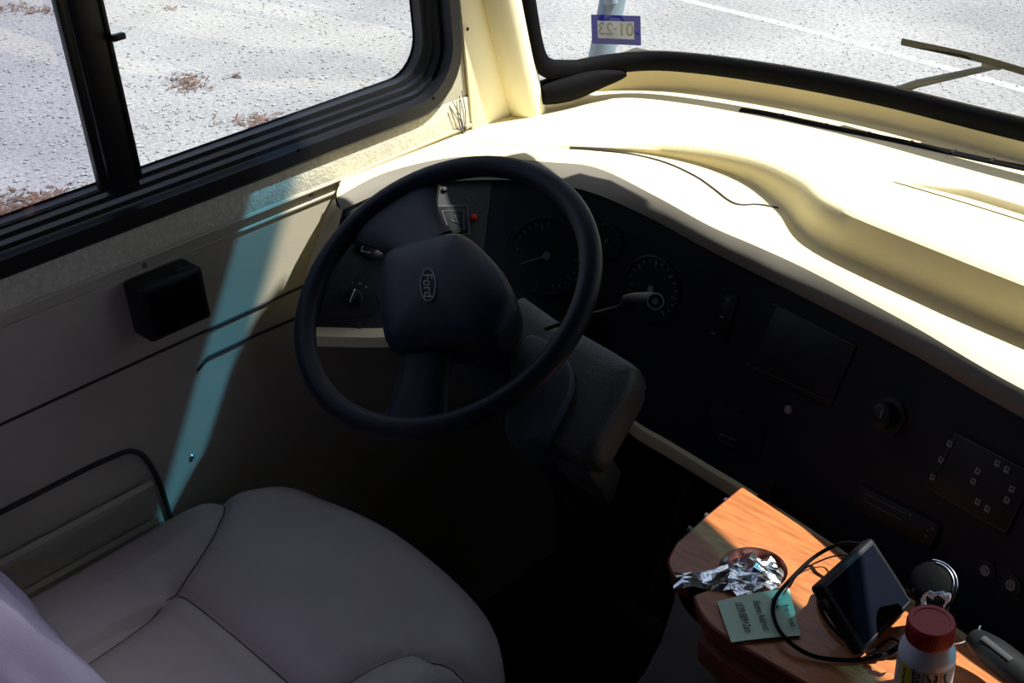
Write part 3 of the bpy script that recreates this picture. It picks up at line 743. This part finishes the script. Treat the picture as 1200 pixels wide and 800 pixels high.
# ---------------- steering column
sc = thing('steering_column', WC - WN * .15, 'dark steering column with a grained grey shroud behind the wheel', 'steering column')
bm = bmesh.new(); c0 = WC - WN * .05; tube(bm, [c0, c0 - WN * .10, c0 - WN * .40, V((c0 - WN * .62))], .047, 24); link('column_tube', bm, M['sleeve'], sc)
bm = bmesh.new()
cs = [onp(x, y, WC - WN * .10, WN) for x, y in ((612, 395), (650, 405), (668, 430), (665, 462), (640, 505), (615, 515), (590, 500))]
prism(bm, catmull(cs, 4, closed=True), -WN * .07, bev=.006); link('column_cover', bm, M['sleeve'], sc)
bm = bmesh.new()
face_px = ((600, 349), (650, 372), (738, 422), (745, 436), (741, 455), (716, 500), (694, 535), (672, 530), (640, 512), (600, 480))
fp = [onp(x, y, WC - WN * .125, WN) for x, y in face_px]
rows = []; cf = sum(fp, V((0, 0, 0))) / len(fp); fpc = catmull(fp, 3, closed=True)
for f_, h in ((.2, .010), (.6, .009), (.88, .005), (.96, 0), (1.0, -.008), (1.0, -.03), (.97, -.05)):
    rows.append([cf + (p - cf) * f_ + WN * h for p in fpc])
vs = grid(bm, rows, closed=True); bm.faces.new(vs[0])
a = link('shroud', bm, M['shroud'], sc, angle=60); a['label'] = 'grained charcoal shroud with a rounded corner'
bm = bmesh.new(); fp = [onp(x, y, WC - WN * .17, WN) for x, y in ((655, 520), (705, 515), (690, 556), (640, 530))]; prism(bm, fp, -WN * .1, bev=.006); link('lower_cover', bm, M['shroud'], sc)
# stalk
stk = bmesh.new(); pts = catmull([at(640, 385, 'y', 1.0), at(690, 369, 'y', 1.0), at(725, 360, 'y', 1.0), at(738, 352, 'y', 1.0), at(766, 351, 'y', .995)], 5)
tube(stk, pts, lambda t: .0028 if t < .52 else .0028 + min(1, (t - .52) / .18) * .0058, 12)
k = link('gear_stalk', stk, M['black'], sc)
tip = at(768, 353, 'y', .992); tn = (CAM - tip).normalized()
bm = bmesh.new(); lathe(bm, [(.0102, -.010), (.0102, .0), (.0095, .0015), (.0, .001)], tip, tn, 24); kt = link('stalk_button', bm, M['black'], k)
bm = bmesh.new(); lathe(bm, [(.0098, .0012), (.0098, .0024), (.0082, .0024), (.0082, .0012)], tip, tn, 24); lathe(bm, [(.0034, .001), (.0034, .0022), (.0018, .0022), (.0018, .001)], tip, tn, 14)
a = link('stalk_ring', bm, M['mark'], k); a['label'] = 'pale grey ring on the stalk end'

# ================================================================== DRIVER SEAT
seat = thing('driver_seat', (-1.09, .4, 0), 'taupe grey leather driver seat with stitched panels', 'seat')
SX, SYB = -1.092, .12
def seatring():
    pts = [(-1.372, .12), (-1.372, .45), (-1.366, .60), (-1.350, .690), (-1.315, .765), (-1.25, .802), (-1.12, .820), (-.98, .808), (-.90, .785), (-.845, .745), (-.822, .680), (-.815, .55), (-.815, .30), (-.815, .12)]
    top_ = catmull([(x, y, 0) for x, y in pts], 12)
    back = [V((-.815 - .557 * t, .12, 0)) for t in [k / 20 for k in range(1, 20)]]
    return top_ + back
ringp = seatring(); cen = V((-1.092, .45, 0))
seamsL = {
 'a': [(-1.345, .675), (-1.315, .668), (-1.290, .645), (-1.262, .600), (-1.236, .532), (-1.218, .414), (-1.205, .12)],
 'b': [(-1.230, .533), (-1.15, .534), (-1.05, .533), (-.925, .531)],
 'c': [(-.812, .690), (-.835, .680), (-.862, .670), (-.896, .648), (-.918, .608), (-.926, .560), (-.930, .45), (-.935, .12)],
}
def segd(p, line):
    best = 9
    for (x0, y0), (x1, y1) in zip(line, line[1:]):
        dx, dy = x1 - x0, y1 - y0; t = max(0, min(1, ((p.x - x0) * dx + (p.y - y0) * dy) / (dx * dx + dy * dy + 1e-12)))
        best = min(best, math.hypot(p.x - x0 - dx * t, p.y - y0 - dy * t))
    return best
seamsL = {k: [(p.x, p.y) for p in catmull([(x, y, 0) for x, y in v], 6)] for k, v in seamsL.items()}
def seat_z(p, t):
    z = .588 + .010 * math.exp(-((p.y - .64) / .09) ** 2)
    inner = max(0, 1 - (abs(p.x + 1.085) / .30) ** 2)
    z += .006 * inner - (.014 if p.y < .532 and -1.23 < p.x < -.93 else 0) * min(1, max(0, .532 - p.y) / .03)
    if p.x < -1.24: z += .012 * min(1, (-1.24 - p.x) / .05)
    if p.x > -.93 and p.y < .65: z += .010 * min(1, (p.x + .93) / .04)
    if t > .86: z -= .05 * ((t - .86) / .14) ** 2.4
    for ln in seamsL.values():
        d = segd(p, ln); z -= .006 * math.exp(-(d / .005) ** 2) + .010 * math.exp(-(d / .018) ** 2)
    return z
bm = bmesh.new(); rows = []
NT = 110
for i in range(1, NT + 1):
    t = i / NT; t = 1 - (1 - t) ** 1.25
    row = []
    for p in ringp:
        q = cen + (p - cen) * t; row.append(V((q.x, q.y, seat_z(q, t))))
    rows.append(row)
last = rows[-1]
for f_, z in ((1.006, .520), (1.008, .500), (1.003, .497), (1.008, .494), (1.006, .45), (.99, .40)):
    rows.append([V((cen.x + (p.x - cen.x) * f_, cen.y + (p.y - cen.y) * f_, z)) for p in ringp])
vs = grid(bm, rows, closed=True); bm.faces.new(vs[0])
a = link('seat_cushion', bm, M['seat'], seat, angle=70); a['label'] = 'smooth taupe grey leather cushion'
cush = a
bm = bmesh.new(); tC = bvh_of(cush)
for ln in seamsL.values():
    pts = []
    for x, y in ln:
        l, n_, _i, _d = tC.ray_cast(V((x, y, 1)), V((0, 0, -1)))
        if l and l.z > .545: pts.append(l + V((0, 0, .0004)))
    tube(bm, pts, .0009, 6)
link('seam_piping', bm, M['stitch'], cush)
bm = bmesh.new(); rbox(bm, (-1.09, .42, .24), (.40, .42, .36), .03); rbox(bm, (-1.09, .42, .03), (.46, .48, .06), .01); link('pedestal', bm, M['black'], seat)
# backrest, leaning back
def br(x, h, d):  # h along the height, d forward
    return V((x, .36 - .035 - h * .38 + d * .92, .575 + h * .92 + d * .38))
bm = bmesh.new(); rows = []
for h, w, th in ((-.05, .25, .05), (0, .262, .07), (.08, .27, .075), (.2, .272, .075), (.35, .27, .07), (.5, .255, .06), (.6, .235, .045), (.64, .20, .02)):
    row = []
    for k in range(28):
        a_ = 2 * PI * k / 28; cx, sy = math.cos(a_), math.sin(a_)
        ex_ = math.copysign(abs(cx) ** .35, cx); ey_ = math.copysign(abs(sy) ** .5, sy)
        row.append(br(-1.09 + ex_ * w, h, ey_ * th - .035))
    rows.append(row)
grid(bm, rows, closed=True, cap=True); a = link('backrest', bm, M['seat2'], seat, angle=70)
# lavender cloth draped round the right front corner of the backrest
bm = bmesh.new(); rows = []
N, Mh = 60, 40
for j in range(Mh + 1):
    h = .02 + (.66 - .02) * j / Mh
    row = []
    for i in range(N + 1):
        s = i / N           # from the left of the front, around the right edge, onto the side
        fold = .006 * math.sin(s * 19 + 3.1 * math.sin(h * 7)) + .004 * math.sin(h * 21 + s * 8) + .003 * math.sin(s * 47 + h * 12)
        if s < .72:
            x = -1.34 + (s / .72) * .50; d = .055 + fold
            x_ = x; row.append(br(x_, h, d))
        elif s < .86:
            a_ = (s - .72) / .14 * PI / 2; r = .026
            row.append(br(-.84 + (r + fold) * math.sin(a_), h, .055 - r + (r + fold) * math.cos(a_)))
        else:
            d = .029 - (s - .86) / .14 * (.016 + .006 * math.sin(h * 9)); row.append(br(-.814 + fold * .8, h, d))
    rows.append(row)
grid(bm, rows)
ct = tag(link('draped_cloth', bm, M['cloth'], angle=180), 'lavender cloth draped over the backrest of the driver seat', 'cloth')
md = ct.modifiers.new('s', 'SOLIDIFY'); md.thickness = .003; md.offset = 1

# ================================================================== CONSOLE
con = thing('side_console', (-.5, 1.0, 0), 'wood topped side console with a cup holder beside the driver', 'console')
CX, CY, CR = -.643, .985, .041
outl = [(-.747, 1.110), (-.745, 1.03), (-.741, .965), (-.728, .932), (-.705, .915)]
# slot from left-rear edge into the cup hole
slot_a = [(-.688, .916), (-.672, .945)]
cup = []
a0, a1 = math.radians(232), math.radians(232 - 322)
for k in range(33):
    a_ = a0 + (a1 - a0) * k / 32; cup.append((CX + CR * math.cos(a_), CY + CR * math.sin(a_)))
slot_b = [(-.655, .932), (-.667, .903)]
outl2 = [(-.655, .893), (-.628, .878), (-.59, .872), (-.55, .872), (-.45, .870), (-.17, .868), (-.17, .985), (-.32, 1.020), (-.46, 1.050), (-.603, 1.083)]
def sm(l): return [(p.x, p.y) for p in catmull([(x, y, 0) for x, y in l], 5)]
outl = outl[:2] + sm(outl[2:]); outl2 = sm(outl2[:6]) + outl2[6:]
poly = outl + slot_a + cup + slot_b + outl2
bm = bmesh.new(); prism(bm, [(x, y, .625) for x, y in poly], (0, 0, .026), bev=0)
wt = link('wood_top', bm, [M['wood'], M['wood_edge']], con, smooth=False)
for f_ in wt.data.polygons:
    if abs(f_.normal.z) < .5: f_.material_index = 1
wt['label'] = 'orange brown polished wood top with a darker red edge'
bm = bmesh.new(); tube(bm, [(-.747, 1.108, .648)] + [(x - .0005, y, .648) for x, y in outl[1:]] + [(-.688, .915, .648)], .0028, 8); tube(bm, [(x, y - .0005, .648) for x, y in [(-.667, .903)] + outl2[:26]], .0028, 8)
link('rounded_edge', bm, M['wood_edge'], wt)
bm = bmesh.new(); lathe(bm, [(CR, .651), (CR, .60), (CR * .96, .575), (0, .573)], (CX, CY, 0), (0, 0, 1), 40, opened=True); link('cup_well', bm, M['wood_edge'], con)
# second lower wood tier and moulded body
bm = bmesh.new(); rows = []
def body_outline(e, yb):
    return [(-.742 - e, 1.20), (-.742 - e, 1.05), (-.738 - e, .97), (-.715 - e, .925 - e * .3), (-.67, .895 - yb), (-.61, .885 - yb), (-.5, .882 - yb), (-.3, .88 - yb), (-.17, .88 - yb), (-.17, 1.2)]
for z, e, yb in ((.626, -.002, .0), (.58, .0, .0), (.50, .018, .004), (.42, .045, .012), (.34, .085, .03), (.26, .12, .055), (.1, .14, .07), (.0, .14, .07)):
    rows.append([V((x, y, z)) for x, y in body_outline(e, yb)])
rows = [catmull(r, 4) for r in rows]
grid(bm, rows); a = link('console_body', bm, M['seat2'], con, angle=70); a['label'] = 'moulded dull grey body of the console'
bm = bmesh.new(); prism(bm, [(-.640, .872, .585), (-.60, .862, .585), (-.17, .856, .585), (-.17, .90, .585), (-.64, .90, .585)], (0, 0, .035), bev=.003); link('lower_rail', bm, M['wood_edge'], con)
for px, py in ((846, 583), (826, 602), (808, 618)):
    p = at(px, py, 'z', .640); bm = bmesh.new(); tube(bm, [(-.744, p.y, .638), (-.757, p.y, .638)], .0028, 10); lathe(bm, [(.0, .002), (.004, .001), (.0045, -.002), (0, -.003)], (-.757, p.y, .638), (-1, 0, 0), 12)
    link('edge_screw', bm, M['screw'], con)

# foil: crumpled sheet in the cup and out of the slot
def crumple(name, cpts, m, label, cat, amp=.008, sub=4, seed=1):
    rnd = random.Random(seed); b = bmesh.new()
    grid(b, cpts)
    bmesh.ops.subdivide_edges(b, edges=b.edges[:], cuts=sub, use_grid_fill=True)
    for v in b.verts: v.co += V((rnd.uniform(-1, 1), rnd.uniform(-1, 1), rnd.uniform(-1, 1))) * amp
    bmesh.ops.triangulate(b, faces=b.faces[:])
    o = link(name, b, m, smooth=False); tag(o, label, cat); return o
rows = []
for i in range(5):
    row = []
    for j in range(7):
        u, v = i / 4 - .5, j / 6 - .5
        x = CX + u * .078 + .001; y = CY + v * .074 - .001
        row.append(V((x, y, .640 + .012 * math.cos(u * 4) * math.cos(v * 3) + .009 * math.sin(j * 2.3 + i * 3.1))))
    rows.append(row)
b = bmesh.new(); grid(b, rows)
rows = []
for i, (cx, cy) in enumerate(((-.700, .908), (-.685, .920), (-.668, .936), (-.652, .948), (-.632, .955), (-.612, .962))):
    w = (.012, .016, .017, .022, .024, .016)[i]; d = V((-.75, .66, 0)) if i < 3 else V((-.2, .98, 0))
    rows.append([V((cx, cy, .655 + (.004 if i % 2 else 0))) + V((-d.y * 0, 0, 0)) + V((.66, -.75, 0)).normalized().cross(V((0, 0, 1))) * 0 + V(((-.62 if i < 4 else -.1) * w * s, (.78 if i < 4 else .99) * w * s, abs(s) * -.003)) for s in (-1, -.4, .3, 1)])
grid(b, rows)
bmesh.ops.subdivide_edges(b, edges=b.edges[:], cuts=1, use_grid_fill=True)
rnd = random.Random(4)
for v in b.verts: v.co += V((rnd.uniform(-1, 1) * .0022, rnd.uniform(-1, 1) * .0022, rnd.uniform(-1, 1) * .0036))
fo = link('foil_wrapper', b, M['foil'], smooth=False); tag(fo, 'crumpled silver foil stuffed in the wooden cup holder', 'foil')

# sticky note
npx = ((840, 705), (870, 699), (900, 694), (925, 690), (938, 745), (915, 748), (860, 753), (853, 745))
nt_ = thing('sticky_note', at(890, 722, 'z', .653), 'pale green handwritten sticky note lying on the wood top', 'note')
bm = bmesh.new()
tl, tr, brr, bl = [at(x, y, 'z', .6535) for x, y in ((840, 705), (925, 690), (938, 745), (857, 753))]
rows = []
for j in range(9):
    v = j / 8; rows.append([tl.lerp(tr, u / 8).lerp(bl.lerp(brr, u / 8), v) + V((0, 0, .0035 * math.sin(PI * u / 8) * (1 - v * .4) + .003 * ((u / 8 - .5) ** 2))) for u in range(9)])
grid(bm, rows); link('paper', bm, M['note'], nt_)
# handwriting: three scrawled lines running down the note
def scrawl(txt, u0, u1, v, size):
    a_ = tl.lerp(tr, u0).lerp(bl.lerp(brr, u0), v); b_ = tl.lerp(tr, u0).lerp(bl.lerp(brr, u0), v)
xdir = (bl - tl).normalized(); ydir = V((0, 0, 1)).cross(xdir)
RN = Matrix((xdir, ydir, V((0, 0, 1)))).transposed()
for txt, u, v, sz in (('10391889+2am', .27, .50, .0130), ('Home Address', .52, .52, .0130), ('Cody', .76, .30, .0125), ('9pm \u2014 meet', .90, .60, .0110)):
    c = tl.lerp(tr, u).lerp(bl.lerp(brr, u), v) + V((0, 0, .0042))
    text('handwriting', txt, sz, c, RN, M['ink'], nt_, .0001, shear=.25, sx=.62)

# GPS unit
BL = at(1012, 767, 'z', .668); BR = at(1073, 706, 'z', .668); TL = at(980, 674, 'z', .728)
gx = (BR - BL).normalized(); gw = (BR - BL).length; gy = TL - BL; gh = gy.length; gy = (gy - gx * gy.dot(gx)).normalized(); gn = gx.cross(gy)
if gn.dot(CAM - BL) < 0: gn = -gn
gc = BL + gx * gw / 2 + gy * gh / 2; GR = Matrix((gx, gy, gx.cross(gy))).transposed()
gps = thing('navigation_unit', gc - gn * .02, 'black navigation screen propped up on the wood top', 'navigation device')
bm = bmesh.new(); rbox(bm, gc - gn * .009, (gw, gh, .018), .005, GR, 3); link('casing', bm, M['black'], gps)
bm = bmesh.new(); rbox(bm, gc + gn * .0002, (gw * .84, gh * .84, .001), .0003, GR); sc_ = link('screen', bm, M['screen'], gps)
bm = bmesh.new(); pts = [gc + gn * .0008 + gx * sx * gw * .43 + gy * sy * gh * .43 for sx, sy in ((-1, -1), (1, -1), (1, 1), (-1, 1), (-1, -1))]; tube(bm, pts, .0005, 4)
a = link('screen_edge', bm, M['mark3'], sc_)
bm = bmesh.new(); s0 = gc - gn * .018; tube(bm, catmull([s0, s0 - gn * .02 + V((0, 0, -.008)), V((s0.x + .03, s0.y + .03, .665))], 5), .007, 10); 
link('mount_arm', bm, M['black'], gps)
bm = bmesh.new(); rbox(bm, gc - gx * gw * .5 + gy * gh * .25 - gn * .008, (.012, .012, .010), .002, GR); link('cable_plug', bm, M['black'], gps)
# suction disc with chrome arcs
sc2 = at(1092, 683, 'y', 1.010); sn = (V((.0, -.55, .8)) + V((.1, 0, 0))).normalized()
sd = thing('suction_mount', sc2, 'round black suction mount with bright ring edges behind the navigation screen', 'mount')
bm = bmesh.new(); lathe(bm, [(.022, -.03), (.0255, -.004), (.024, 0), (.020, .003), (.012, .006), (0, .007)], sc2, sn, 36); link('disc', bm, M['rubber'], sd)
bm = bmesh.new(); R3 = frame(sn)
def arc(r, h, d0, d1): return [sc2 + R3 @ V((r * math.cos(math.radians(a)), r * math.sin(math.radians(a)), h)) for a in range(d0, d1, 5)]
tube(bm, arc(.0260, .0, 5, 120), .0007, 5); tube(bm, arc(.0225, .003, 5, 110), .0009, 5); a = link('ring_edge', bm, M['chrome'], sd)
bm = bmesh.new(); lathe(bm, [(.010, -.030), (.010, .0), (.007, .004), (0, .004)], at(1070, 690, 'y', 1.0), (-.6, -.4, .5), 18); link('ball_joint', bm, M['black'], sd)
# base
bm = bmesh.new(); tube(bm, [sc2 - sn * .02, V((sc2.x, sc2.y + .012, .655))], .018, 16); link('base', bm, M['black'], sd)
# crumpled white paper strip
rows = []
for i, (x, y) in enumerate(((1083, 712), (1082, 700), (1088, 692), (1095, 697), (1102, 693), (1112, 700), (1108, 708))):
    p = at(x, y, 'y', .985); rows.append([p + V((-.002, 0, -.006)), p + V((0, -.003, 0)), p + V((.002, .0, .005 * (1 if i % 2 else .4)))])
b = bmesh.new(); grid(b, rows); bmesh.ops.subdivide_edges(b, edges=b.edges[:], cuts=2, use_grid_fill=True)
for v in b.verts: v.co += V((rnd.uniform(-1, 1), rnd.uniform(-1, 1), rnd.uniform(-1, 1))) * .0012
pc = link('paper_scrap', b, M['paper'], smooth=False); tag(pc, 'crumpled white paper scrap behind the red capped bottle', 'paper')
md = pc.modifiers.new('s', 'SOLIDIFY'); md.thickness = .001

# cables
bm = bmesh.new()
def CP(l): return [at(x, y, 'z', z) for x, y, z in l]
tube(bm, catmull(CP([(1008, 637, .70), (985, 637, .690), (955, 652, .664), (925, 680, .6605), (907, 705, .6605), (909, 730, .6605), (925, 752, .6605), (952, 768, .656), (985, 773, .656), (1012, 772, .656), (1040, 765, .657), (1062, 750, .66)]), 8), .0024, 8)
tag(link('power_cable', bm, M['rubber']), 'black cable in a wide loop across the sticky note and wood', 'cable')
bm = bmesh.new()
tube(bm, catmull(CP([(1000, 651, .685), (975, 652, .665), (940, 668, .656)]) + CP([(925, 688, .665)]), 6), .0010, 6)
tube(bm, catmull(CP([(982, 676, .70), (965, 683, .668), (959, 700, .656), (966, 722, .656), (985, 745, .656), (1005, 756, .660)]), 8), .0022, 8)
tag(link('charging_cord', bm, M['rubber']), 'thinner black cord curling beside the navigation screen', 'cable')
bm = bmesh.new()
tube(bm, catmull(CP([(1015, 766, .656), (1030, 757, .660), (1045, 748, .668), (1055, 756, .66), (1040, 768, .656), (1024, 766, .658)]), 6), .0014, 6)
tag(link('cord_knot', bm, M['rubber']), 'small tangle of black cord at the foot of the navigation screen', 'cable')

# pill bottle
bc = at(1092, 726, 'z', .757); bx, by = bc.x, bc.y
pb = thing('pill_bottle', (bx, by, .651), 'white medicine bottle with a red screw cap and yellow striped label', 'bottle')
bm = bmesh.new(); lathe(bm, [(0, .651), (.026, .651), (.0285, .654), (.0285, .712), (.0275, .720), (.021, .730), (.019, .735), (0, .735)], (bx, by, 0), (0, 0, 1), 40); link('bottle_body', bm, M['bottle'], pb)
bm = bmesh.new(); lathe(bm, [(.0215, .733), (.0235, .734), (.0235, .754), (.0225, .757), (.018, .757), (.0175, .7562), (0, .7562)], (bx, by, 0), (0, 0, 1), 48)
b = bmesh.new()
for k in range(60):
    a_ = 2 * PI * k / 60; rbox(bm, (bx + .0236 * math.cos(a_), by + .0236 * math.sin(a_), .7445), (.0008, .0008, .017), 0)
a = link('cap', bm, M['red'], pb); a['label'] = 'ribbed dark red cap'
def bandm(r, z0, z1, a0, a1, m, name, par):
    b = bmesh.new(); n = 24; grid(b, [[(bx + r * math.cos(a0 + (a1 - a0) * k / n), by + r * math.sin(a0 + (a1 - a0) * k / n), z) for k in range(n + 1)] for z in (z0, z1)]); return link(name, b, m, par)
va = math.atan2(-by, -bx)   # towards the room
lb = bandm(.0288, .657, .711, va - 1.5, va + 1.5, M['label'], 'label_wrap', pb)
bandm(.02895, .657, .711, va - .90, va - .42, M['yellow'], 'yellow_stripe', lb)
b = bmesh.new()
for da in (-.36, .02, .62):
    a_ = va + da; rbox(b, (bx + .0289 * math.cos(a_), by + .0289 * math.sin(a_), .684), (.0006, .0005, .054), 0)
for col_, a_ in enumerate((-.18, .20, .42, .8, -.7, -.3)):
    for k in range(17):
        aa = va + a_ + random.uniform(-.05, .05); rbox(b, (bx + .0289 * math.cos(aa), by + .0289 * math.sin(aa), .659 + k * .003), (.003 * random.uniform(.4, 1), .003, .0009), 0)
link('label_print', b, M['ink'], lb)

# charger handset to the right
hs = thing('charger_plug', at(1165, 765, 'z', .69), 'dark grey rounded charger plug with a bright wire ring beside the bottle', 'charger')
h0, h1 = at(1140, 745, 'z', .690), at(1225, 812, 'z', .690)
bm = bmesh.new(); tube(bm, [h0.lerp(h1, t) for t in [k / 14 for k in range(15)]], lambda t: .0185 * math.sin(min(1, .35 + t * 1.8) * PI / 2) ** .8, 18, flat=(.8, 1)); link('plug_body', bm, M['plug'], hs)
bm = bmesh.new(); tube(bm, [h0.lerp(h1, t) + V((-.004, -.004, .014)) for t in (.2, .4, .6)], .004, 8, flat=(.3, 1)); link('grip_inset', bm, M['vent'], hs)
bm = bmesh.new(); tube(bm, catmull([at(1149, 733, 'z', .695), at(1141, 745, 'z', .690), at(1128, 752, 'z', .682), at(1116, 754, 'z', .675)], 5), .0010, 6); link('wire_ring', bm, M['chrome'], hs)
bm = bmesh.new(); tube(bm, catmull([h1, h1 + V((.03, -.02, -.015)), h1 + V((.06, .0, -.037))], 5), .003, 8); link('cord', bm, M['rubber'], hs)

# pedals, faint in the footwell
pd = thing('brake_pedal', (-1.02, 1.22, .12), 'dark brake pedal deep in the footwell', 'pedal')
bm = bmesh.new(); rbox(bm, (-1.02, 1.22, .16), (.10, .02, .07), .006, Matrix.Rotation(-.6, 3, 'X')); link('pedal_pad', bm, M['vent'], pd)
bm = bmesh.new(); tube(bm, [(-1.02, 1.23, .16), (-1.02, 1.36, .40)], .008, 8); link('pedal_arm', bm, M['vent'], pd)
ap = thing('accelerator_pedal', (-.88, 1.26, .06), 'dark accelerator pedal deep in the footwell beside the brake', 'pedal')
bm = bmesh.new(); rbox(bm, (-.88, 1.26, .11), (.06, .02, .18), .006, Matrix.Rotation(-.7, 3, 'X')); link('pedal_pad', bm, M['vent'], ap)
bm = bmesh.new(); tube(bm, [(-.88, 1.27, .14), (-.88, 1.38, .36)], .007, 8); link('pedal_arm', bm, M['vent'], ap)

# ================================================================== LIGHT
sun = bpy.data.lights.new('sun', 'SUN'); sun.energy = 10.0; sun.angle = math.radians(.6); sun.color = (1, .975, .93)
so = bpy.data.objects.new('sun', sun); COL.objects.link(so)
sdir = V((-.70, -1.0, -1.72)); so.rotation_euler = sdir.to_track_quat('-Z', 'Y').to_euler(); so.location = (3, 4, 7)
w = bpy.data.worlds.new('sky'); bpy.context.scene.world = w; w.use_nodes = True
bg = w.node_tree.nodes['Background']; bg.inputs[0].default_value = (.68, .76, 1.0, 1); bg.inputs[1].default_value = 1.02
sp_ = bpy.data.lights.new('cloth_fill_spot', 'SPOT'); sp_.energy = 20; sp_.spot_size = math.radians(17); sp_.spot_blend = .8; sp_.shadow_soft_size = .12; sp_.color = (.93, .93, 1)  # added fill spot that brightens the draped cloth
spo = bpy.data.objects.new('cloth_fill_spot', sp_); COL.objects.link(spo); spo.location = (-.25, .10, 2.05)
spo.rotation_euler = (V((-.90, .24, .90)) - V(spo.location)).to_track_quat('-Z', 'Y').to_euler()
# ================================================================== CAMERA
cd = bpy.data.cameras.new('camera'); cd.sensor_width = 36; cd.sensor_fit = 'HORIZONTAL'; cd.lens = FOC / 1200 * 36
co = bpy.data.objects.new('camera', cd); COL.objects.link(co)
r_ = V((rt.x, fw.x, up.x)); d_ = V((rt.y, fw.y, up.y)); f__ = V((rt.z, fw.z, up.z))
mw = Matrix((r_, -d_, -f__)).transposed().to_4x4(); mw.translation = CAM; co.matrix_world = mw
cd.clip_start = .02; cd.clip_end = 200
bpy.context.scene.camera = co
sc_s = bpy.context.scene
sc_s.view_settings.view_transform = 'Standard'; sc_s.view_settings.look = 'None'; sc_s.view_settings.exposure = 0
sc_s.cycles.max_bounces = 8; sc_s.cycles.transparent_max_bounces = 16; sc_s.cycles.use_denoising = True
sc_s.cycles.sample_clamp_indirect = 3
